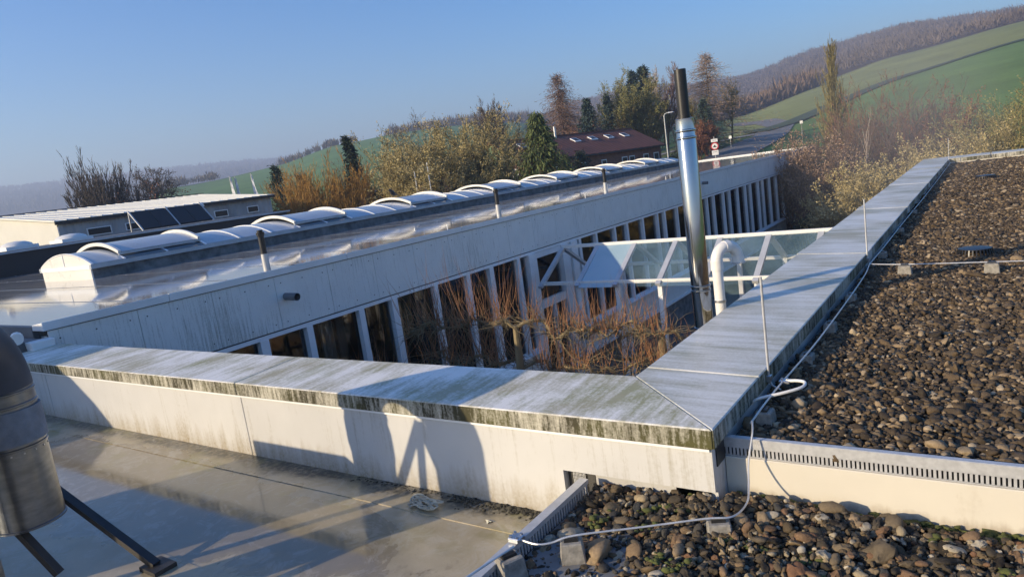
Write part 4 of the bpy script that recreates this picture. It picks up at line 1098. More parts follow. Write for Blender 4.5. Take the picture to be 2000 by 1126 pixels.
# ---------------------------------------------------------------- ribbon of barrel skylights
SXc, SW, SE, SR = -17.98, 1.39, 0.56, 0.29      # centre, half width, eave height, rise
SY0, SY1 = 4.72, 43.4
rib = thing('skylight_ribbon', (SXc, SY0, 0.2), 'long ribbon of cream barrel skylights with hooped lids on the wing roof', 'skylight')
MB().box(SXc - SW + 0.06, SXc + SW - 0.06, SY0 + 0.06, SY1 - 0.06, 0.19, 0.455).build('kerb', M['kerb'], rib)
MB().box(SXc - SW + 0.05, SXc + SW - 0.05, SY0 + 0.02, SY0 + 0.056, 0.19, 0.455).build('end_board', M['dome'], rib)
for s in (-1, 1):
    MB().box(SXc + s * SW - 0.05, SXc + s * SW + 0.05, SY0, SY1, 0.457, 0.56).build('rail', M['kerb_rail'], rib)
MB().box(SXc - SW + 0.051, SXc + SW - 0.051, SY0 + 0.0, SY0 + 0.05, 0.457, 0.56).build('rail', M['white_frame'], rib)
def vault(y0, y1, x0f, x1f, w, rise, z, n=14):
    """barrel sheet between fractions of its arc"""
    V = []; F = []
    Rr = (w * w + rise * rise) / (2 * rise); am = math.asin(min(1, w / Rr))
    for yy in (y0, y1):
        for rr in (0, 0.012):
            for k in range(n + 1):
                a = -am + (am * 2) * (x0f + (x1f - x0f) * k / n)
                V.append((SXc + (Rr + rr) * math.sin(a), yy, z + (Rr + rr) * math.cos(a) - (Rr - rise)))
    m = n + 1
    for k in range(n):
        F += [(m + k, m + k + 1, 3 * m + k + 1, 3 * m + k), (k, 2 * m + k, 2 * m + k + 1, k + 1), (k, k + 1, m + k + 1, m + k), (2 * m + k, 3 * m + k, 3 * m + k + 1, 2 * m + k + 1)]
    F += [(0, m, 3 * m, 2 * m), (n, 2 * m + n, 3 * m + n, m + n)]
    return MB().add(V, F)
def hoop(y, w, rise, z, th, d):
    n = 22; V = []; F = []
    Rr = (w * w + rise * rise) / (2 * rise); am = math.asin(min(1, w / Rr))
    for yy in (y, y + d):
        for rr in (0, th):
            for k in range(n + 1):
                a = -am + 2 * am * k / n
                V.append((SXc + (Rr + rr) * math.sin(a), yy, z + (Rr + rr) * math.cos(a) - (Rr - rise)))
    m = n + 1
    for k in range(n):
        F += [(m + k, m + k + 1, 3 * m + k + 1, 3 * m + k), (k, 2 * m + k, 2 * m + k + 1, k + 1), (k, k + 1, m + k + 1, m + k), (2 * m + k, 3 * m + k, 3 * m + k + 1, 2 * m + k + 1)]
    F += [(0, m, 3 * m, 2 * m), (n, 2 * m + n, 3 * m + n, m + n)]
    return MB().add(V, F)
M['lower_pane'] = simple('lower_glazing', (0.12, 0.14, 0.15), 0.12, 0, 0.2, 1.5)
# end lunette
n = 16; Rr = (SW * SW + SR * SR) / (2 * SR); am = math.asin(SW / Rr)
prof = [(SXc + Rr * math.sin(-am + 2 * am * k / n), 0.562 + Rr * math.cos(-am + 2 * am * k / n) - (Rr - SR)) for k in range(n + 1)]
MB().prism(prof, 'y', SY0 + 0.03, SY0 + 0.06).build('lunette', M['dome'], rib)
MB().box(SXc - 0.012, SXc + 0.012, SY0 + 0.015, SY0 + 0.031, 0.56, 0.562 + SR).build('lunette_bar', M['white_frame'], rib)
lids = [(5.55, 7.75), (10.95, 13.1), (16.3, 18.45), (21.6, 23.8), (27.0, 29.2), (32.4, 34.6), (37.8, 40.0)]
def fixed(y0, y1):
    k = max(1, round((y1 - y0) / 1.06)); st_ = (y1 - y0) / k
    for q in range(k):
        a, b = y0 + q * st_, y0 + (q + 1) * st_
        vault(a + 0.012, b - 0.012, 0, 1, SW, SR, 0.562).build('dome', M['dome_sheet'], rib, True)
        hoop(a - 0.03, SW + 0.01, SR + 0.012, 0.562, 0.02, 0.06).build('glazing_bar', M['white_frame'], rib)
edge = SY0 + 0.06
for (a, b) in lids:
    fixed(edge, a)
    zl = 0.562 + 0.17
    k_ = 2
    for q in range(k_):                     # fixed glazing under the raised lid
        ya, yb = a + (b - a) * q / k_, a + (b - a) * (q + 1) / k_
        vault(ya + 0.012, yb - 0.012, 0, 1, SW, SR * 0.8, 0.562).build('lower_pane', M['lower_pane'], rib, True)
        hoop(ya - 0.02, SW + 0.01, SR * 0.8 + 0.012, 0.562, 0.02, 0.05).build('glazing_bar', M['white_frame'], rib)
    vault(a + 0.03, b - 0.03, 0, 1, 1.14, 0.25, zl).build('lid', M['dome_sheet'], rib, True)
    hoop(a - 0.02, 1.16, 0.25, zl - 0.03, 0.085, 0.07).build('lid_hoop', M['dome'], rib)
    hoop(b - 0.07, 1.16, 0.26, zl - 0.01, 0.085, 0.07).build('lid_hoop', M['dome'], rib)
    for s_ in (-1, 1):
        MB().box(SXc + s_ * 1.15 - 0.03, SXc + s_ * 1.15 + 0.03, a, b, zl - 0.06, zl - 0.005).build('lid_rail', M['kerb_rail'], rib)
    MB().bar((SXc + 1.12, (a + b) / 2, zl - 0.05), (SXc + SW - 0.03, (a + b) / 2, 0.575), 0.05, 0.03).build('lid_arm', M['kerb_rail'], rib)
    edge = b
fixed(edge, SY1 - 0.05)
# crow on one of the lids
bd = thing('crow', (-17.9, 16.6, 1.08), 'black crow perched on a skylight lid', 'bird')
cz = 1.145
m = bmesh.new()
def blob(bm, c, r, seg=10):
    res = bmesh.ops.create_uvsphere(bm, u_segments=seg, v_segments=8, radius=1.0)
    for v_ in res['verts']: v_.co = Vector((c[0] + v_.co.x * r[0], c[1] + v_.co.y * r[1], c[2] + v_.co.z * r[2]))
body = MB().tube([(-17.9, 16.72, cz - 0.04), (-17.9, 16.64, cz + 0.0), (-17.9, 16.56, cz + 0.05), (-17.9, 16.49, cz + 0.11), (-17.9, 16.46, cz + 0.16), (-17.9, 16.43, cz + 0.17), (-17.9, 16.37, cz + 0.155)], [0.012, 0.06, 0.085, 0.065, 0.045, 0.04, 0.006], 10)
body.build('body', M['black'], bd, True)
MB().hexa([(-17.94, 16.70, cz - 0.03), (-17.86, 16.70, cz - 0.03), (-17.87, 16.86, cz - 0.07), (-17.93, 16.86, cz - 0.07)], [(-17.94, 16.70, cz - 0.01), (-17.86, 16.70, cz - 0.01), (-17.87, 16.86, cz - 0.06), (-17.93, 16.86, cz - 0.06)]).build('tail', M['black'], bd)
for s in (-0.03, 0.03): MB().tube([(-17.9 + s, 16.56, cz - 0.02), (-17.9 + s, 16.55, cz - 0.085)], 0.008, 5).build('leg', M['black'], bd)
m.free()

# ---------------------------------------------------------------- glass canopy across the courtyard
can = thing('glass_canopy', (-5, 12.4, GZ), 'white framed gabled glass canopy over the courtyard path', 'canopy')
M['rafter'] = simple('rafter_cap_grey', (0.50, 0.51, 0.52), 0.45, 0.2, 0.1, 3)
YF, YB, YR, ZE, ZR = 11.2, 13.6, 12.4, -1.5, -0.8
xf = [-8.15, -7.12, -6.12, -5.07, -4.02, -2.96, -1.90, -0.85]
for i, xx in enumerate(xf):
    w = 0.12
    MB().bar((xx, YF - 0.12, ZE - 0.05), (xx, YR, ZR + 0.02), w, 0.07).build('rafter', M['rafter'], can)
    MB().bar((xx, YB + 0.12, ZE - 0.05), (xx, YR + 0.002, ZR + 0.018), w, 0.07).build('rafter', M['rafter'], can)
    if i % 1 == 0 and i != 0:
        MB().box(xx - 0.05, xx + 0.05, YF - 0.03, YF + 0.07, GZ, ZE - 0.02).build('post', M['white_frame'], can)
        MB().box(xx - 0.05, xx + 0.05, YB - 0.07, YB + 0.03, GZ, ZE - 0.02).build('post', M['white_frame'], can)
MB().box(xf[0], xf[-1], YR - 0.04, YR + 0.04, ZR + 0.01, ZR + 0.09).build('ridge_bar', M['white_pvc'], can)
for yy in (YF, YB): MB().box(xf[0] + 0.05, xf[-1], yy - 0.035, yy + 0.035, ZE - 0.02, ZE + 0.06).build('eave_bar', M['white_pvc'], can)
t = NT('misted_glass')
t.set('Base Color', t.ramp(t.noise(1.2, 3, 0.5, t.coord((1, 1, 1), 'World')), [(0.4, (0.36, 0.50, 0.55)), (0.6, (0.46, 0.58, 0.62))])); t.set('Roughness', 0.22); t.set('Specular IOR Level', 0.7); t.set('Alpha', 0.88)
M['misted'] = t.m
for i in range(1, len(xf) - 1):
    a, b = xf[i] + 0.052, xf[i + 1] - 0.052
    for s, ye in ((1, YF - 0.16), (-1, YB + 0.16)):
        q = [(a, ye, ZE - 0.075), (b, ye, ZE - 0.075), (b, YR - s * 0.05, ZR + 0.015), (a, YR - s * 0.05, ZR + 0.015)]
        MB().add(q + [(x_, y_, z_ + 0.012) for x_, y_, z_ in q], [(0, 1, 2, 3), (7, 6, 5, 4), (0, 4, 5, 1), (1, 5, 6, 2), (2, 6, 7, 3), (3, 7, 4, 0)]).build('roof_pane', M['misted'] if (i == 1 and s == 1) else M['canopy_glass'], can)
    if i >= 3:
        MB().box(a, b, YB - 0.012, YB, GZ + 0.1, ZE - 0.03).build('side_pane', M['canopy_glass'], can)
pv = tag(MB().box(-8.4, -0.7, 11.0, 13.8, GZ, GZ + 0.06).build('path', M['concrete']), kind='structure')

# ---------------------------------------------------------------- dark flat building and corrugated hall beyond
dk = thing('dark_flat_building', (-27.5, 0, GZ), 'flat building with a black fascia and grey roof behind the skylight ribbon', 'building')
MB().box(-33, -27.1, -20, 18.6, GZ, 0.985).build('block', M['dark_fascia'], dk)
MB().box(-33.05, -27.0, -20, 18.75, 0.99, 1.05).build('roof_edge', M['kerb_rail'], dk)
MB().box(-32.9, -27.35, -19.8, 18.5, 1.051, 1.07).build('roof_deck', M['grey_deck'], dk)
def dome_light(x, y, w, label):
    th = thing('roof_dome', (x, y, 1.07), label, 'skylight', 'small dome lights on the dark building')
    MB().box(x - w, x + w, y - w, y + w, 1.071, 1.20).build('kerb', M['white_frame'], th)
    lathe(MB(), [(w * 1.0, 1.2), (w * 0.9, 1.28), (w * 0.55, 1.36), (0.02, 1.39)], x, y, 18).build('dome', M['dome'], th, True)
dome_light(-29.6, 8.0, 0.55, 'closed white dome light on the dark building roof')
dome_light(-30.2, 10.2, 0.60, 'white dome light standing higher on the dark building roof')
# solar collectors in front of the hall
sc = thing('solar_collector', (-31.5, 14.5, 1.07), 'row of tilted dark solar collector panels on a steel frame', 'solar collector')
for i in range(4):
    a = 13.6 + i * 0.875
    q = [(-30.9, a, 1.15), (-30.9, a + 0.85, 1.15), (-31.8, a + 0.85, 1.98), (-31.8, a, 1.98)]
    MB().hexa(q, [(x_ - 0.05, y_, z_ - 0.06) for x_, y_, z_ in q]).build('panel', M['collector'], sc)
for a in (13.55, 15.33, 17.12):
    MB().bar((-30.85, a, 1.07), (-31.85, a, 2.02), 0.06, 0.06).build('strut', M['alu'], sc)
    MB().bar((-31.85, a, 2.0), (-31.9, a, 1.07), 0.05, 0.05).build('strut', M['alu'], sc)
hall = thing('corrugated_hall', (-40, 18, GZ), 'long hall with corrugated walls, sunlit gable and cream low-pitched roof', 'building')
HX, HY0, HY1, HZ = -36.0, 12.2, 24.4, 2.06
cr = MB(); V = []; F = []
def corr_y(x, y0, y1, z0, z1, pitch, dep):
    n = int((y1 - y0) / pitch * 2); V = []
    for k in range(n + 1):
        yy = y0 + (y1 - y0) * k / n; d = dep * (1 if (k // 1) % 2 else 0)
        V += [(x + d, yy, z0), (x + d, yy, z1)]
    return MB().add(V, [(2 * k, 2 * k + 2, 2 * k + 3, 2 * k + 1) for k in range(n)])
def corr_x(y, x0, x1, z0, z1f, pitch, dep):
    n = int((x1 - x0) / pitch * 2); V = []
    for k in range(n + 1):
        xx = x0 + (x1 - x0) * k / n; d = dep * (1 if k % 2 else 0)
        V += [(xx, y - d, z0), (xx, y - d, z1f(xx))]
    return MB().add(V, [(2 * k, 2 * k + 2, 2 * k + 3, 2 * k + 1) for k in range(n)])
corr_y(HX, HY0, HY1, GZ, HZ - 0.05, 0.36, 0.05).build('long_wall', M['hall_wall'], hall, fix=False)
RX, RZ = -43.5, 2.78
corr_x(HY0, -51.0, HX, GZ, lambda xx: HZ - 0.05 + (RZ - HZ) * (1 - abs(xx - RX) / (HX - RX)), 0.26, 0.05).build('gable_wall', M['hall_white'], hall, fix=False)
corr_x(HY1, -51.0, HX, GZ, lambda xx: HZ - 0.05 + (RZ - HZ) * (1 - abs(xx - RX) / (HX - RX)), 0.26, 0.05).build('gable_wall', M['hall_white'], hall, fix=False)
MB().hexa([(HX + 0.18, HY0 - 0.2, HZ - 0.04), (HX + 0.18, HY1 + 0.2, HZ - 0.04), (RX, HY1 + 0.2, RZ), (RX, HY0 - 0.2, RZ)], [(HX + 0.18, HY0 - 0.2, HZ + 0.02), (HX + 0.18, HY1 + 0.2, HZ + 0.02), (RX, HY1 + 0.2, RZ + 0.06), (RX, HY0 - 0.2, RZ + 0.06)]).build('roof', M['hall_white'], hall)
MB().hexa([(-51.2, HY0 - 0.2, HZ - 0.04), (-51.2, HY1 + 0.2, HZ - 0.04), (RX - 0.004, HY1 + 0.2, RZ), (RX - 0.004, HY0 - 0.2, RZ)], [(-51.2, HY0 - 0.2, HZ + 0.02), (-51.2, HY1 + 0.2, HZ + 0.02), (RX - 0.004, HY1 + 0.2, RZ + 0.06), (RX - 0.004, HY0 - 0.2, RZ + 0.06)]).build('roof', M['hall_white'], hall)
y = HY0 - 0.15
while y < HY1:
    MB().bar((HX + 0.18, y, HZ + 0.035), (RX, y, RZ + 0.075), 0.05, 0.03).build('roof_rib', M['hall_white'], hall); y += 0.55
MB().box(HX + 0.19, HX + 0.26, HY0 - 0.2, HY1 + 0.2, HZ - 0.16, HZ + 0.0).build('gutter', M['dark_metal'], hall)
MB().box(RX - 0.15, RX + 0.15, HY0 - 0.22, HY1 + 0.22, RZ + 0.085, RZ + 0.12).build('ridge_cap', M['dark_metal'], hall)
for (a, b) in ((13.4, 14.6), (15.3, 16.2), (18.6, 19.7), (20.4, 21.3), (22.6, 23.4)):
    f = MB().box(HX + 0.055, HX + 0.085, a, b, 1.15, 1.55).build('window', M['white_frame'], hall)
    MB().box(HX + 0.086, HX + 0.095, a + 0.06, b - 0.06, 1.2, 1.5).build('pane', M['collector'], f)
ch = thing('steel_chimney', (-33.5, 19.2, 1.0), 'short steel chimney against the corrugated hall', 'chimney')
lathe(MB(), [(0.13, GZ), (0.13, 1.85)], -34.3, 18.7, 14).build('stack', M['flue'], ch, True)
lathe(MB(), [(0.16, 1.85), (0.16, 1.98), (0.05, 2.08)], -34.3, 18.7, 14).build('cap', M['white_pvc'], ch, True)
c2 = thing('roof_chimney', (-48, 14.0, 2.4), 'low square chimney with a cowl on the hall roof', 'chimney')
MB().box(-48.5, -47.6, 13.0, 13.9, 2.2, 2.86).build('stack', M['white_frame'], c2)
MB().box(-48.65, -47.45, 12.85, 14.05, 2.861, 2.94).build('cap', M['dark_metal'], c2)
lathe(MB(), [(0.22, 2.94), (0.24, 3.3), (0.1, 3.45)], -48.05, 13.45, 12).build('cowl', M['steel'], c2, True)
# ---------------------------------------------------------------- houses beyond the wing
t = NT('red_roof_tiles')
w = t.n('ShaderNodeTexWave', wave_type='BANDS', bands_direction='X'); w.inputs['Scale'].default_value = 1.3
t.L(t.coord((1, 1, 1), 'Object'), w.inputs['Vector'])
f = t.noise(0.5, 5, 0.6, t.coord())
c = t.ramp(f, [(0.3, (0.16, 0.055, 0.034)), (0.55, (0.22, 0.075, 0.044)), (0.75, (0.15, 0.075, 0.055))])
t.set('Base Color', t.mix(0.35, c, w.outputs['Color'], 'MULTIPLY')); t.set('Roughness', 0.85)
t.bump(w.outputs['Fac'], 0.5, 0.03)
M['tiles'] = t.m
UX, UY = math.sin(R(13.0)), math.cos(R(13.0))          # long axis of the houses
NX, NY = -UY, UX                                          # towards the far side
def gable_house(name, P, L, half, ze, zr, label, wall, over=0.45, gable_mat=None):
    """P: plan of the near eave corner at the far end; house runs back along -U for L"""
    th = thing(name, (P[0], P[1], ground_z(P[0], P[1])), label, 'house')
    at = lambda u, n: (P[0] - UX * u + NX * n, P[1] - UY * u + NY * n)
    g = ground_z(P[0], P[1]) - 2
    def q(u, n, z): x_, y_ = at(u, n); return (x_, y_, z)
    MB().hexa([q(0.3, over, g), q(L - 0.3, over, g), q(L - 0.3, 2 * half - over, g), q(0.3, 2 * half - over, g)],
              [q(0.3, over, ze), q(L - 0.3, over, ze), q(L - 0.3, 2 * half - over, ze), q(0.3, 2 * half - over, ze)]).build('wall', wall, th)
    for uu in (0.3, L - 0.35):
        a = [q(uu, over, ze + 0.002), q(uu, 2 * half - over, ze + 0.002), q(uu, half, zr - 0.15)]
        b = [(x_ - UX * 0.05, y_ - UY * 0.05, z_) for x_, y_, z_ in a]
        MB().add(a + b, [(0, 1, 2), (5, 4, 3), (0, 3, 4, 1), (1, 4, 5, 2), (2, 5, 3, 0)]).build('gable', gable_mat or wall, th)
    for n0 in (0, 2 * half):
        s = [q(0, n0, ze - 0.02), q(L, n0, ze - 0.02), q(L, half, zr), q(0, half, zr)]
        MB().hexa(s, [(x_, y_, z_ + 0.12) for x_, y_, z_ in s]).build('roof', M['tiles'], th)
    MB().bar(q(0, half, zr + 0.13), q(L, half, zr + 0.13), 0.3, 0.12).build('ridge_tiles', M['tiles'], th)
    MB().bar(q(0, -0.06, ze - 0.02), q(L, -0.06, ze - 0.02), 0.12, 0.12).build('gutter', M['dark_metal'], th)
    return th, q
P = (-28.03, 69.2)
h2, q2 = gable_house('brick_house', P, 21.1, 4.36, 1.95, 4.2, 'long low brick house with a red tiled roof and a green boarded gable', M['brick'], 0.45, M['green_board'])
for k, u in enumerate((2.6, 5.2, 7.8, 10.4, 16.5, 17.8)):
    n0, n1 = 2.6, 3.3
    zf = lambda n: 1.95 + (4.2 - 1.95) * n / 4.36 + 0.14
    s = [q2(u, n0, zf(n0)), q2(u + 0.9, n0, zf(n0)), q2(u + 0.9, n1, zf(n1)), q2(u, n1, zf(n1))]
    fr = MB().hexa(s, [(x_, y_, z_ + 0.08) for x_, y_, z_ in s]).build('roof_window', M['white_frame'], h2)
    s2 = [q2(u + 0.12, n0 + 0.1, zf(n0 + 0.1) + 0.081), q2(u + 0.78, n0 + 0.1, zf(n0 + 0.1) + 0.081), q2(u + 0.78, n1 - 0.1, zf(n1 - 0.1) + 0.081), q2(u + 0.12, n1 - 0.1, zf(n1 - 0.1) + 0.081)]
    MB().hexa(s2, [(x_, y_, z_ + 0.01) for x_, y_, z_ in s2]).build('pane', M['collector'], fr)
for u, wd in ((0.8, 0.9), (2.6, 0.9), (5.0, 0.9), (6.2, 0.9), (9.5, 0.8), (12.5, 0.8), (16, 0.8)):
    s = [q2(u, 0.44, 0.0), q2(u + wd, 0.44, 0.0), q2(u + wd, 0.40, 0.0), q2(u, 0.40, 0.0)]
    fr = MB().hexa(s, [(x_, y_, 1.35) for x_, y_, _ in s]).build('window', M['white_frame'], h2)
    s = [q2(u + 0.1, 0.395, 0.1), q2(u + wd - 0.1, 0.395, 0.1), q2(u + wd - 0.1, 0.38, 0.1), q2(u + 0.1, 0.38, 0.1)]
    MB().hexa(s, [(x_, y_, 1.25) for x_, y_, _ in s]).build('pane', M['collector'], fr)
x_, y_, _ = q2(12.6, 4.0, 0)
MB().tube([(x_, y_, 3.8), (x_, y_, 5.2)], 0.13, 10).build('flue', M['steel'], h2, True)
# windows of the green gable end
for n in (1.2, 3.4, 5.8):
    L1 = 21.1
    s = [q2(L1 - 0.299, n, 0.2), q2(L1 - 0.299, n + 1.5, 0.2), q2(L1 - 0.25, n + 1.5, 0.2), q2(L1 - 0.25, n, 0.2)]
    fr = MB().hexa(s, [(x_, y_, 1.6) for x_, y_, _ in s]).build('window', M['white_frame'], h2)
    for k in range(2):
        a = n + 0.1 + k * 0.7
        s = [q2(L1 - 0.249, a, 0.3), q2(L1 - 0.249, a + 0.6, 0.3), q2(L1 - 0.235, a + 0.6, 0.3), q2(L1 - 0.235, a, 0.3)]
        MB().hexa(s, [(x_, y_, 1.5) for x_, y_, _ in s]).build('pane', M['collector'], fr)
# green shed
S = pol(-44.6, 54)
g = thing('garden_shed', S, 'flat green boarded shed half hidden by hazel twigs', 'shed')
MB().box(S[0] - 2.2, S[0] + 2.6, S[1] - 1, S[1] + 1.5, S[2] - 1, 1.35).build('wall', M['green_board'], g)
MB().box(S[0] - 2.4, S[0] + 2.8, S[1] - 1.2, S[1] + 1.7, 1.351, 1.5).build('roof', M['lamp_grey'], g)
# house further up with the orange chimney
S = pol(-26.9, 118)
hh, qh = gable_house('hipped_house', (S[0] + 3, S[1] + 4), 10, 4.0, 4.2, 7.3, 'brown-roofed house with an orange brick chimney among the spruces', M['brick'])
x_, y_, _ = qh(5.0, 3.2, 0)
MB().box(x_ - 0.4, x_ + 0.4, y_ - 0.4, y_ + 0.4, 6.2, 8.3).build('chimney', M['chimney_brick'], hh)

# ---------------------------------------------------------------- lamp, signs, flags, poles
Lp = pol(-21.88, 62)
lm = thing('street_lamp', Lp, 'slim grey street lamp with a short curved arm beside the brick house', 'street lamp')
MB().tube([Lp, (Lp[0], Lp[1], 4.25)], [0.07, 0.045], 10).build('post', M['lamp_grey'], lm, True)
MB().tube([(Lp[0], Lp[1], 4.2), (Lp[0] + 0.05, Lp[1], 4.36), (Lp[0] + 0.22, Lp[1] + 0.05, 4.44), (Lp[0] + 0.4, Lp[1] + 0.08, 4.45)], 0.04, 8).build('arm', M['lamp_grey'], lm, True)
MB().hexa([(Lp[0] + 0.35, Lp[1] - 0.06, 4.40), (Lp[0] + 0.85, Lp[1] - 0.02, 4.42), (Lp[0] + 0.85, Lp[1] + 0.2, 4.42), (Lp[0] + 0.35, Lp[1] + 0.24, 4.40)], [(Lp[0] + 0.38, Lp[1], 4.50), (Lp[0] + 0.8, Lp[1] + 0.03, 4.48), (Lp[0] + 0.8, Lp[1] + 0.15, 4.48), (Lp[0] + 0.38, Lp[1] + 0.18, 4.50)]).build('lantern', M['lamp_grey'], lm)
Sg = pol(-18.30, 70)
sg = thing('traffic_sign', Sg, 'round red-rimmed traffic sign with white plates above and below', 'traffic sign')
ca, sa = math.cos(R(18.3)), math.sin(R(18.3))
def face(u, d, z): return (Sg[0] + u * ca + d * sa * 1.0, Sg[1] + u * sa - d * ca, z)     # u to the right, d towards us
MB().tube([Sg, (Sg[0], Sg[1], 2.0)], 0.035, 8).build('post', M['lamp_grey'], sg, True)
zc = 1.12
def disc(r, d0, d1, n=28, zz=zc): 
    V = [face(r * math.cos(2 * math.pi * k / n), d, zz + r * math.sin(2 * math.pi * k / n)) for d in (d0, d1) for k in range(n)]
    return MB().add(V, [tuple(range(n)), tuple(reversed(range(n, 2 * n)))] + [(k, (k + 1) % n, (k + 1) % n + n, k + n) for k in range(n)])
disc(0.36, 0.04, 0.06).build('red_rim', M['sign_red'], sg)
disc(0.26, 0.061, 0.066).build('disc', M['sign_white'], sg)
def plate(u0, u1, z0, z1, nm, mt, d0=0.04, d1=0.06):
    return MB().hexa([face(u0, d0, z0), face(u1, d0, z0), face(u1, d1, z0), face(u0, d1, z0)], [face(u0, d0, z1), face(u1, d0, z1), face(u1, d1, z1), face(u0, d1, z1)]).build(nm, mt, sg)
plate(-0.30, 0.30, zc + 0.39, zc + 0.68, 'plate', M['sign_white']); plate(-0.30, 0.30, zc - 0.84, zc - 0.39, 'plate', M['sign_white'])
plate(-0.16, 0.16, zc - 0.10, zc - 0.03, 'symbol', M['black'], 0.067, 0.070)
sy = [face(-0.09, 0.067, zc - 0.029), face(0.09, 0.067, zc - 0.029), face(0.05, 0.067, zc + 0.10), face(-0.05, 0.067, zc + 0.10)]
MB().add(sy + [face(*q_) for q_ in ((-0.09, 0.07, zc - 0.029), (0.09, 0.07, zc - 0.029), (0.05, 0.07, zc + 0.10), (-0.05, 0.07, zc + 0.10))], [(0, 1, 2, 3), (7, 6, 5, 4), (0, 4, 5, 1), (1, 5, 6, 2), (2, 6, 7, 3), (3, 7, 4, 0)]).build('symbol', M['black'], sg)
plate(-0.2, 0.2, zc - 0.56, zc - 0.53, 'lettering', M['black'], 0.0605, 0.062); plate(-0.16, 0.16, zc + 0.52, zc + 0.55, 'lettering', M['black'], 0.0605, 0.062)
for az, r, z1, lab in ((-17.1, 86, 2.0, 'small white marker sign on a post beside the road'), (-12.0, 92, 2.6, 'small grey sign on a post in the green field edge')):
    s_ = pol(az, r); th = thing('marker_sign', s_, lab, 'sign')
    MB().tube([s_, (s_[0], s_[1], z1)], 0.03, 6).build('post', M['lamp_grey'], th)
    MB().box(s_[0] - 0.16, s_[0] + 0.16, s_[1] - 0.06, s_[1] - 0.035, z1 - 0.32, z1).build('plate', M['sign_white'], th)
M['flag'] = simple('white_flag_cloth', (0.72, 0.73, 0.74), 0.8, 0, 0.15, 3)
for az, top in ((-56.15, 4.9), (-55.80, 4.75), (-54.62, 4.9)):
    s_ = pol(az, 75); th = thing('flag', s_, 'limp white banner flag hanging on its pole behind the corrugated hall', 'flag', 'white banner flags behind the hall')
    MB().tube([s_, (s_[0], s_[1], top)], 0.045, 6).build('pole', M['lamp_grey'], th)
    n = 14; V = []
    for k in range(n + 1):
        zz = top - 0.1 - k * 0.2
        for j in range(5):
            V.append((s_[0] + 0.03 + j * (0.045 + 0.01 * k) + 0.03 * math.sin(k * 0.9 + j), s_[1] + 0.07 * math.sin(j * 2.1 + k * 0.6), zz - j * 0.06))
    MB().add(V, [(k * 5 + j, k * 5 + j + 1, k * 5 + j + 6, k * 5 + j + 5) for k in range(n) for j in range(4)]).build('cloth', M['flag'], th, True)
for az, top in ((-42.22, 2.2), (-41.12, 2.6)):
    s_ = pol(az, 42); tag(MB().tube([s_, (s_[0], s_[1], top)], 0.032, 6).build('pole', M['sign_white'], loc=s_), 'thin pale pole standing before the hazel trees', 'pole', 'thin poles behind the skylight ribbon')

# ---------------------------------------------------------------- trees and shrubs
bare_tree('broad_bare_tree', -64.4, 68, 5.2, 'wide bare broom-shaped tree of many upright stems behind the hall', stems=52, fan=15, spread=15, counts=(8, 7, 5), barkmat='grey', trunk_r=0.10, up=0.25, stem=0.25, rmin=0.018)
bare_tree('bare_tree', -61.6, 70, 6.3, 'bare spreading tree with a few rust leaves behind the hall', trunk_r=0.17, spread=52, counts=(18, 9, 7, 4), barkmat='grey', stem=0.5, up=0.05, rmin=0.016, wide=0.85)
bare_tree('rust_shrub', -62.3, 66, 3.9, 'low shrub with rust-brown dead leaves under the bare tree', 'shrub', stems=10, fan=40, spread=35, counts=(7, 6, 4), barkmat='brown', trunk_r=0.05, leaf='rust', nleaf=1, leaf_len=0.16, leaf_w=0.1)
conifer('dark_conifer', -52.8, 55, 4.3, 5.4, 'dense dark conifer at the end of the black fascia', 'spruce', n=30, per=14, ragged=0.35)
conifer('dark_conifer', -51.1, 60, 3.6, 5.0, 'shorter dark conifer beside the golden willows', 'spruce', n=26, per=13, ragged=0.35)
for az, tp, lab in ((-50.6, 2.5, 'golden-twigged willow shrub next to the dark conifers'), (-49.2, 3.1, 'golden-twigged willow shrub, tallest of the row'), (-47.9, 2.7, 'golden-twigged willow shrub at the foot of the thin spruce')):
    bare_tree('willow_shrub', az, 51, tp, lab, 'shrub', stems=44, fan=36, spread=18, counts=(7, 6, 3), barkmat='gold', trunk_r=0.04, up=0.18, stem=0.25, rmin=0.015, group='golden willow shrubs')
conifer('thin_spruce', -47.0, 53, 5.6, 3.4, 'tall thin dark spruce rising above the willow shrubs', 'spruce', n=40, per=12, ragged=0.4, nl=0.3, nw=0.09)
bare_tree('brown_shrub', -45.6, 57, 3.9, 'brown bare shrub between the thin spruce and the hazels', 'shrub', stems=16, fan=38, spread=35, counts=(7, 6, 4), barkmat='brown', trunk_r=0.06, rmin=0.012)
bare_tree('brown_shrub', -46.6, 50, 1.4, 'low dark shrub below the thin spruce', 'shrub', stems=14, fan=45, spread=35, counts=(7, 6, 4), barkmat='grey', trunk_r=0.05, rmin=0.012)
for az, r, tp, st_, lab in ((-42.6, 47, 3.4, 22, 'hazel tree with tan catkins beside the green shed'), (-40.4, 48, 4.9, 28, 'tall hazel tree with tan catkins behind the thin poles'), (-38.3, 50, 4.4, 22, 'hazel tree with tan catkins left of the green gable'), (-36.3, 51, 4.0, 18, 'hazel tree with tan catkins in front of the green gable'), (-41.4, 44, 2.2, 14, 'low hazel with tan catkins under the taller ones')):
    bare_tree('hazel_tree', az, r, tp, lab, stems=st_, fan=34 if az < -37 else 26, spread=36 if az < -37 else 30, counts=(7, 6, 5), barkmat='olive', trunk_r=0.07, up=0.12, leaf='catkin', nleaf=2, leaf_len=0.17, leaf_w=0.055, group='hazel trees with catkins', rmin=0.016)
bare_tree('bare_tree', -36.6, 72, 9.0, 'tall bare tree showing above the hazels', trunk_r=0.16, spread=34, counts=(22, 10, 7, 4), barkmat='grey', stem=0.35, up=0.18, rmin=0.018, wide=0.95)
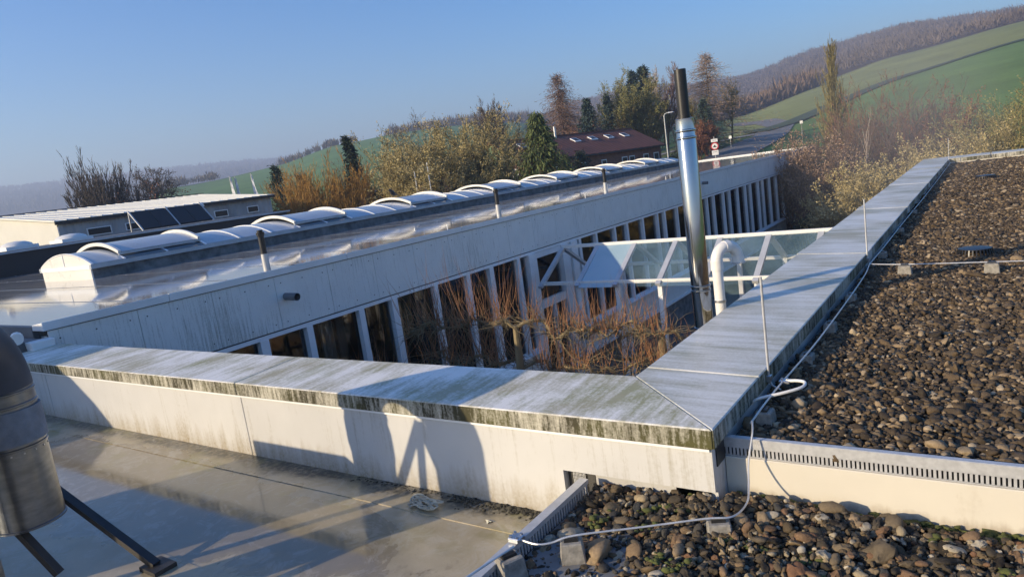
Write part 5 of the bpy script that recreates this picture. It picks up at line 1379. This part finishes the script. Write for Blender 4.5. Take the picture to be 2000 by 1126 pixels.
bare_tree('bare_tree', -43.2, 80, 8.0, 'grey bare tree at the left shoulder of the hazels', trunk_r=0.15, spread=40, counts=(12, 8, 6, 3), barkmat='grey', stem=0.3, up=0.15, rmin=0.014)
bare_tree('brown_shrub', -33.4, 66, 4.2, 'rusty bare shrub behind the weeping cypress', 'shrub', stems=14, fan=38, spread=35, counts=(7, 6, 4), barkmat='rust', trunk_r=0.06, rmin=0.013)
bare_tree('brown_shrub', -39.6, 40, 0.75, 'low round purple-brown shrub behind the skylight ribbon', 'shrub', stems=26, fan=55, spread=35, counts=(6, 6, 4), barkmat='brown', trunk_r=0.03, rmin=0.008)
conifer('weeping_cypress', -31.9, 45, 4.75, 9.0, 'weeping yellow-green cypress in front of the brick house', 'cypress', n=44, per=17, droop=0.6, sub=24, nl=0.36, nw=0.08, ragged=0.4)
conifer('dark_conifer', -28.8, 56, 2.2, 7.0, 'low dark conifer shrub under the tiled roof', 'spruce', n=20, per=15, ragged=0.5)
conifer('dark_conifer', -30.2, 50, 2.0, 7.5, 'low dark conifer shrub beside the cypress', 'cypress', n=22, per=16, ragged=0.5)
conifer('larch_tree', -29.85, 86, 12.1, 17.0, 'tall brown bare larch behind the brick house', 'larch', 'larch', n=40, per=12, droop=0.28, ragged=0.55, sub=16, nl=0.5, nw=0.045)
def larch_twigs(az, r, top, width, host_label, mat, dens=18):
    pass
conifer('larch_tree', -29.6, 90, 10.6, 14.5, 'second brown larch standing close behind the first', 'larch', 'larch', n=36, per=11, droop=0.35, sub=14, nl=0.5, nw=0.045, ragged=0.55)
conifer('blue_spruce', -27.75, 80, 8.2, 5.6, 'blue-green spruce with a pointed top behind the tiled ridge', 'blue', n=34, per=14, nl=0.34, nw=0.12)
conifer('blue_spruce', -26.2, 86, 8.8, 3.2, 'slim blue-green spruce next to the orange chimney', 'blue', n=34, per=12, nl=0.34, nw=0.12)
conifer('dark_pine', -23.2, 100, 12.9, 11.0, 'broad dark pine behind the round willow', 'blue', n=22, per=9, droop=0.05, sub=20, nl=0.5, nw=0.16, bottom=0.3, ragged=0.5)
conifer('dark_pine', -24.0, 98, 12.2, 7.5, 'dark pine with a flat top beside the larger one', 'blue', n=18, per=8, droop=0.02, sub=20, nl=0.5, nw=0.16, bottom=0.4, ragged=0.5)
bare_tree('round_willow', -23.9, 90, 9.9, 'round olive-green budding willow behind the brick house', stems=22, fan=38, spread=28, counts=(8, 7, 5), barkmat='olive', trunk_r=0.12, up=0.15, leaf='olive', nleaf=3, leaf_len=0.2, leaf_w=0.08, rmin=0.014)
bare_tree('birch_tree', -21.9, 92, 11.4, 'bare birch with pale trunk left of the steel flue top', trunk_r=0.14, spread=26, counts=(18, 9, 6, 3), barkmat='larch', stem=0.3, up=0.2, rmin=0.014, wide=0.7)
bare_tree('birch_tree', -21.0, 95, 11.9, 'bare birch with purple twigs directly behind the steel flue top', trunk_r=0.14, spread=26, counts=(18, 9, 6, 3), barkmat='birch', stem=0.3, up=0.2, rmin=0.013, wide=0.7)
conifer('larch_tree', -18.4, 95, 12.6, 18.0, 'tall grey-brown larch right of the steel flue', 'pink', 'pale', n=44, per=13, droop=0.18, sub=13, nl=0.5, nw=0.04, ragged=0.55)
bare_tree('bare_tree', -17.0, 98, 8.6, 'bare mossy tree beside the tall larch at the road', trunk_r=0.16, spread=42, counts=(12, 8, 6, 3), barkmat='moss', stem=0.3, up=0.12, rmin=0.014)
bare_tree('bare_tree', -19.6, 90, 7.6, 'bare mossy tree just right of the steel flue', trunk_r=0.14, spread=36, counts=(12, 8, 6, 3), barkmat='moss', stem=0.25, up=0.15, rmin=0.014)
conifer('blue_spruce', -18.9, 86, 6.6, 5.0, 'blue-green spruce under the tall larch by the road', 'blue', n=24, per=10, nl=0.3, nw=0.1)
conifer('blue_spruce', -20.2, 90, 7.0, 4.6, 'blue-green spruce half hidden by the steel flue', 'blue', n=24, per=10, nl=0.3, nw=0.1)
for az, r, tp, lab in ((-18.75, 76, 3.7, 'rust-coloured bare shrub beside the traffic sign'), (-19.6, 74, 2.6, 'rust-coloured bare shrub behind the traffic sign'), (-22.9, 100, 6.5, 'brown bare shrub below the birches'), (-25.3, 95, 6.0, 'brown bare shrub between chimney and round willow')):
    bare_tree('rust_shrub', az, r, tp, lab, 'shrub', stems=16, fan=34, spread=34, counts=(7, 6, 4), barkmat='rust', trunk_r=0.06, rmin=0.013, leaf='rust', nleaf=1, leaf_len=0.12, leaf_w=0.06)
# beyond the end of the gravel roof
pb = Vector(pol(-9.75, 52))
NP = 240; a = rng.uniform(0, 6.28, NP); zz = rng.uniform(0.08, 0.97, NP) * 11.4
S_ = np.stack([np.full(NP, pb.x), np.full(NP, pb.y), pb.z + zz], 1); tl = np.radians(rng.uniform(9, 26, NP))
roots = (S_, np.stack([np.sin(tl) * np.cos(a), np.sin(tl) * np.sin(a), np.cos(tl)], 1), (13.4 - zz) * rng.uniform(0.22, 0.42, NP), 0.055 * (1 - zz / 15))
segs, PL = grow(pb, roots, [dict(n=6, ang=16, len=0.36, rad=0.45, up=0.35, t0=0.1, bend=0.15, wob=0.08, rmin=0.018), dict(n=4, ang=22, len=0.45, rad=0.6, up=0.25, t0=0.1, bend=0.1, wob=0.1, rmin=0.011)], wob0=0.02)
zt_ = np.linspace(0, 12.2, 9); ax_ = np.stack([np.full(9, pb.x), np.full(9, pb.y), pb.z + zt_], 1); rt_ = 0.20 * (1 - zt_ / 12.6)
segs = [(s_[0], s_[1], s_[2], s_[3], s_[4] + 1) for s_ in segs] + [(ax_[:-1], ax_[1:], rt_[:-1], rt_[1:], 0)]
finish_tree('poplar_tree', pb, 'tall narrow bare poplar with mossy stems beyond the wing', 'tree', segs, B['moss'])
for az, r, tp, bk, lf, st_, fn, lab in (
    (-13.2, 45, 0.6, 'brown', 'pink', 12, 26, 'hanging-catkin shrub at the end of the windows'), (-12.0, 42, 0.9, 'brown', 'pink', 14, 28, 'pinkish catkin shrub before the recessed end wall'),
    (-10.9, 40, 0.2, 'brown', 'pink', 14, 30, 'pinkish catkin shrub at the foot of the poplar'), (-9.0, 44, 1.6, 'brown', None, 14, 26, 'brown bare shrub right of the poplar'),
    (-7.6, 47, 2.6, 'rust', None, 18, 32, 'tall reddish bare shrub between poplar and birch stem'), (-6.0, 50, 2.2, 'grey', None, 16, 30, 'grey-brown bare shrub behind the pale birch stem'),
    (-4.6, 52, 1.9, 'grey', None, 14, 24, 'upright grey bare shrub in the hedge'), (-3.3, 50, 1.9, 'rust', 'rust', 18, 36, 'rounded rust-brown shrub above the far coping'),
    (-1.9, 52, 1.2, 'grey', None, 14, 34, 'low bare shrub right of the rust-brown one'), (1.6, 44, 2.0, 'olive', 'olive', 16, 40, 'mossy spreading tree beyond the far coping'),
    (3.6, 47, 2.4, 'olive', 'olive', 14, 38, 'mossy tree further along the hedge'), (-8.2, 36, -0.9, 'olive', 'catkin', 16, 40, 'yellowish budding shrub below the poplar'),
    (-6.9, 35, -0.9, 'olive', 'catkin', 16, 42, 'yellowish budding shrub behind the long parapet'), (-5.6, 36, -0.5, 'olive', 'catkin', 16, 42, 'yellowish budding shrub below the birch stem'),
    (-4.3, 38, -0.4, 'olive', 'catkin', 16, 42, 'yellowish budding shrub towards the far corner'), (-3.0, 40, -0.3, 'olive', 'catkin', 16, 42, 'yellowish budding shrub at the far corner'),
    (-9.6, 36, -1.6, 'olive', 'catkin', 14, 42, 'low yellowish shrub beside the dark evergreen bush'), (-1.0, 42, 0.2, 'olive', 'catkin', 14, 42, 'yellowish shrub beyond the far coping')):
    bare_tree('hedge_shrub', az, r, tp, lab, 'shrub', stems=st_ + 3, fan=fn, spread=30, counts=(8, 6, 4), barkmat=bk, trunk_r=0.05, up=0.12, stem=0.2, leaf=lf, nleaf=1, leaf_len=0.13, leaf_w=0.055, rmin=0.010, group='shrubs beyond the gravel roof')
bs = Vector(pol(-7.9, 40)); 
segs, PL = grow(bs, ([bs], [(-0.05, 0, 1.0)], [5.8], [0.055]), [dict(n=9, ang=24, len=0.3, rad=0.4, up=0.2, t0=0.72, rmin=0.008)])
finish_tree('birch_sapling', bs, 'slender pale birch stem standing behind the long parapet', 'tree', segs, B['birch'])
# round evergreen and dry grasses at the wing end
ev = Vector(pol(-11.2, 37.5))
n = 5200; d = rnd_dirs(n); d[:, 2] = np.abs(d[:, 2]); rr = rng.uniform(0.75, 1.0, n)[:, None]
Pp = np.array(ev) + d * rr * np.array([[1.6, 1.6, 2.3]])
v, f = quad_mesh(Pp, d + rng.normal(scale=0.6, size=d.shape), 0.2, 0.1)
te = thing('evergreen_bush', ev, 'round dark evergreen bush at the end of the wing', 'bush')
mesh_object('foliage', v, f, L_['spruce'], te)
MB().tube([ev, ev + Vector((0, 0, 1.2))], [0.12, 0.05], 7).build('stem', B['brown'], te)
n = 900; gx = []
for _ in range(n):
    az = rng.uniform(-12.5, -8.3); q_ = pol(az, rng.uniform(30, 34)); gx.append(q_)
gx = np.array(gx); D = rng.normal(scale=0.25, size=gx.shape) + [[0.15, 0, 1]]
v, f = quad_mesh(gx, D, rng.uniform(0.8, 2.2, n), 0.05)
tag(mesh_object('tall_grass', v, f, L_['dry']), 'dry tall grass between the wing end and the long parapet', 'grass', kind='stuff')

# pleached trees in the courtyard: gnarled level limbs with upright shoots
def pleached(bx, by, x0, x1, tiers, shoots, hi, label):
    b = Vector((bx, by, GZ)); th = thing('pleached_tree', b, label, 'tree', 'pleached trees in the courtyard')
    MB().tube([b, b + Vector((0.03, 0.02, 1.6)), b + Vector((-0.02, 0, 3.0)), b + Vector((0.0, 0.0, tiers[0][0] - GZ + 0.03))], [0.10, 0.085, 0.075, 0.05], 9).build('trunk', B['lichen'], th, True)
    sg_ = []; tw = []
    for (z, y_) in tiers:
        for s in (x0, x1):
            n = 15; pts = [np.array([bx + (s - bx) * k / n, by + y_ * (k > 0) + rng.normal(0, 0.12) * (k > 0), z + rng.normal(0, 0.07) + 0.07 * math.sin(k * 1.1)]) for k in range(n + 1)]
            MB().tube([tuple(p) for p in pts], [0.028 - 0.018 * k / n + (0.008 if k % 2 else 0) for k in range(n + 1)], 7).build('limb', B['lichen'], th, True)
            for _ in range(shoots // (2 * len(tiers))):
                u = rng.uniform(0.08, 1) * n; i = min(int(u), n - 1); p = pts[i] + (pts[i + 1] - pts[i]) * (u - i)
                f_ = rng.uniform(0.45, 1.0); L = hi * f_ * (0.55 + 0.45 * rng.uniform())
                if s == x1: L *= 0.62
                q = p + rng.normal(0, 0.09, 3) * [1, 1, 0.4]
                d = np.array([rng.normal(0, 0.26), rng.normal(0, 0.26), 1.0]); k = 5; r0 = rng.uniform(0.0045, 0.0095)
                for j in range(k):
                    e_ = q + d / np.linalg.norm(d) * L / k; sg_.append((q, e_, r0 * (1 - 0.2 * j), r0 * (1 - 0.2 * (j + 1)))); q = e_; d = d + [rng.normal(0, 0.13), rng.normal(0, 0.13), 0.08]
            for _ in range(260):
                u = rng.uniform(0.05, 1) * n; i = min(int(u), n - 1); q = pts[i] + (pts[i + 1] - pts[i]) * (u - i)
                d = rng.normal(size=3); d[2] *= 0.6; L = rng.uniform(0.2, 0.65); r0 = rng.uniform(0.003, 0.008)
                for j in range(3):
                    e_ = q + d / np.linalg.norm(d) * L / 3; tw.append((q, e_, r0 * (1 - 0.25 * j), r0 * (1 - 0.25 * (j + 1)))); q = e_; d = d + rng.normal(0, 0.35, 3)
    def mk(lst, nm, mt):
        A_ = list(zip(*lst)); v, f = seg_mesh(np.array(A_[0]), np.array(A_[1]), np.array(A_[2]), np.array(A_[3]), 4)
        tag(mesh_object(nm, v, f, mt, th, True), kind='stuff')
    mk(sg_, 'shoots', B['shoot']); mk(tw, 'twigs', B['lichen'])
pleached(-5.6, 6.3, -7.9, -3.0, [(-1.25, 0.0), (-1.95, 0.15)], 540, 1.75, 'pleached tree with red-brown shoots before the fascia')
pleached(-4.0, 8.6, -6.4, -1.6, [(-1.95, 0.0), (-2.5, 0.1)], 360, 0.85, 'pleached tree with tangled lichen-grey twigs beside the canopy')
pleached(-5.2, 4.2, -7.2, -2.6, [(-2.1, 0.0)], 200, 1.7, 'pleached tree low behind the near coping')

# ---------------------------------------------------------------- woods on the hills: one mass each
def wood(name, az0, az1, r0f, r1f, n, hgt, blades, mat, label, wid=0.5, zoff=0.0, bw=0.6):
    az = rng.uniform(az0, az1, n); u = rng.uniform(0, 1, n) ** 0.8
    r = np.array([r0f(a_) for a_ in az]); r2 = np.array([r1f(a_) for a_ in az]); r = r + (r2 - r) * u
    X = CAM.x + r * np.sin(np.radians(az)); Y = CAM.y + r * np.cos(np.radians(az)); Z = ground_arr(X, Y) + zoff
    h = hgt * np.exp(rng.normal(scale=0.16, size=n))
    base = np.stack([X, Y, Z], 1)
    bi = np.repeat(np.arange(n), blades)
    p0 = base[bi] + np.stack([rng.normal(0, 0.12, n * blades) * h[bi], rng.normal(0, 0.12, n * blades) * h[bi], rng.uniform(0.0, 0.45, n * blades) * h[bi]], 1)
    d = rng.normal(scale=[wid * 0.55, wid * 0.55, 0.05], size=(n * blades, 3)) + [[0, 0, 1]]
    v, f = quad_mesh(p0, d, h[bi] * rng.uniform(0.35, 0.62, n * blades), bw * rng.uniform(0.5, 1.5, n * blades))
    return tag(mesh_object(name, v, f, mat), label, 'wood', kind='stuff')
W1 = simple('wood_bare_brown', (0.135, 0.105, 0.085), 0.95, 0, 0.3, 0.05)
W2 = simple('wood_grey', (0.13, 0.105, 0.08), 0.95, 0, 0.4, 0.05)
W3 = simple('wood_far', (0.075, 0.068, 0.055), 0.95, 0, 0.3, 0.02)
fl_ = lambda a: float(field_line(a))
wood('hillside_wood', -33, 22, lambda a: fl_(a) + 4, lambda a: float(np.interp(a, [-33, -28, -16, -10, -5, 22], [1040, 1040, 1040, 940, 890, 840])), 13000, 7.5, 12, W1, 'bare brown wood covering the hill beyond the fields', 1.0, 0, 0.45)
wood('hilltop_wood', -44, -28.5, lambda a: 545, lambda a: 600, 900, 8.5, 22, W2, 'pale bare wood along the crest behind the hazels', 0.22, 0, 0.35)
wood('far_wood', -95, -44, lambda a: 1500, lambda a: 2480, 6500, 15, 7, W3, 'distant wooded ridge fading to blue', 0.6, 0, 3.0)
wood('crest_hedge', -52.5, -46.5, lambda a: 505, lambda a: 530, 90, 6.5, 24, W2, 'hedge of bushes along the crest of the green field', 0.6, 0, 0.5)
wood('slope_hedge', -61, -57, lambda a: 440, lambda a: 470, 60, 5.5, 22, W2, 'hedge along the lower shoulder of the green field', 0.6, 0, 0.5)
wood('slope_hedge', -18, -10.8, lambda a: fl_(a) - 40, lambda a: fl_(a) + 2, 420, 8, 20, simple('hedge_rusty', (0.15, 0.10, 0.065), 0.95, 0, 0.4, 0.1), 'rusty scrub on the slope between wood and stubble field', 0.5, -0.5, 0.7)

# ---------------------------------------------------------------- morning haze
# steam drifting off the flue, low over the far end of the long parapet
stm = bmesh.new(); bmesh.ops.create_icosphere(stm, subdivisions=3, radius=1.0)
sme = bpy.data.meshes.new('steam'); stm.to_mesh(sme); stm.free()
so = bpy.data.objects.new('steam', sme); col.objects.link(so); so.location = (-0.6, 17.5, 1.2); so.scale = (2.6, 11.0, 3.0); so.rotation_euler = (0, 0, R(-4))
tag(so, 'thin drifting steam over the far end of the long parapet', 'steam', kind='stuff')
sm_ = bpy.data.materials.new('steam_air'); sm_.use_nodes = True; tn = sm_.node_tree
for nd in list(tn.nodes):
    if nd.type != 'OUTPUT_MATERIAL': tn.nodes.remove(nd)
tc = tn.nodes.new('ShaderNodeTexCoord'); vl = tn.nodes.new('ShaderNodeVectorMath'); vl.operation = 'LENGTH'; tn.links.new(tc.outputs['Object'], vl.inputs[0])
mr = tn.nodes.new('ShaderNodeMapRange'); mr.inputs['From Min'].default_value = 0.25; mr.inputs['From Max'].default_value = 1.0; mr.inputs['To Min'].default_value = 0.022; mr.inputs['To Max'].default_value = 0.0
tn.links.new(vl.outputs['Value'], mr.inputs['Value'])
pv_ = tn.nodes.new('ShaderNodeVolumePrincipled'); pv_.inputs['Color'].default_value = (0.95, 0.95, 0.95, 1); tn.links.new(mr.outputs[0], pv_.inputs['Density'])
tn.links.new(pv_.outputs[0], tn.nodes['Material Output'].inputs['Volume']); sme.materials.append(sm_)
hz = MB().box(-3700, 3700, -3700, 3700, -12.5, 195).build('haze', None)
hz['kind'] = 'stuff'
hz.display_type = 'WIRE'
hm = bpy.data.materials.new('haze_air'); hm.use_nodes = True
for nd in list(hm.node_tree.nodes):
    if nd.type != 'OUTPUT_MATERIAL': hm.node_tree.nodes.remove(nd)
vol = hm.node_tree.nodes.new('ShaderNodeVolumePrincipled')
vol.inputs['Color'].default_value = (0.66, 0.78, 1.0, 1)
vol.inputs['Density'].default_value = 0.0008
vol.inputs['Anisotropy'].default_value = 0.2
hm.node_tree.links.new(vol.outputs[0], hm.node_tree.nodes['Material Output'].inputs['Volume'])
hz.data.materials.append(hm)
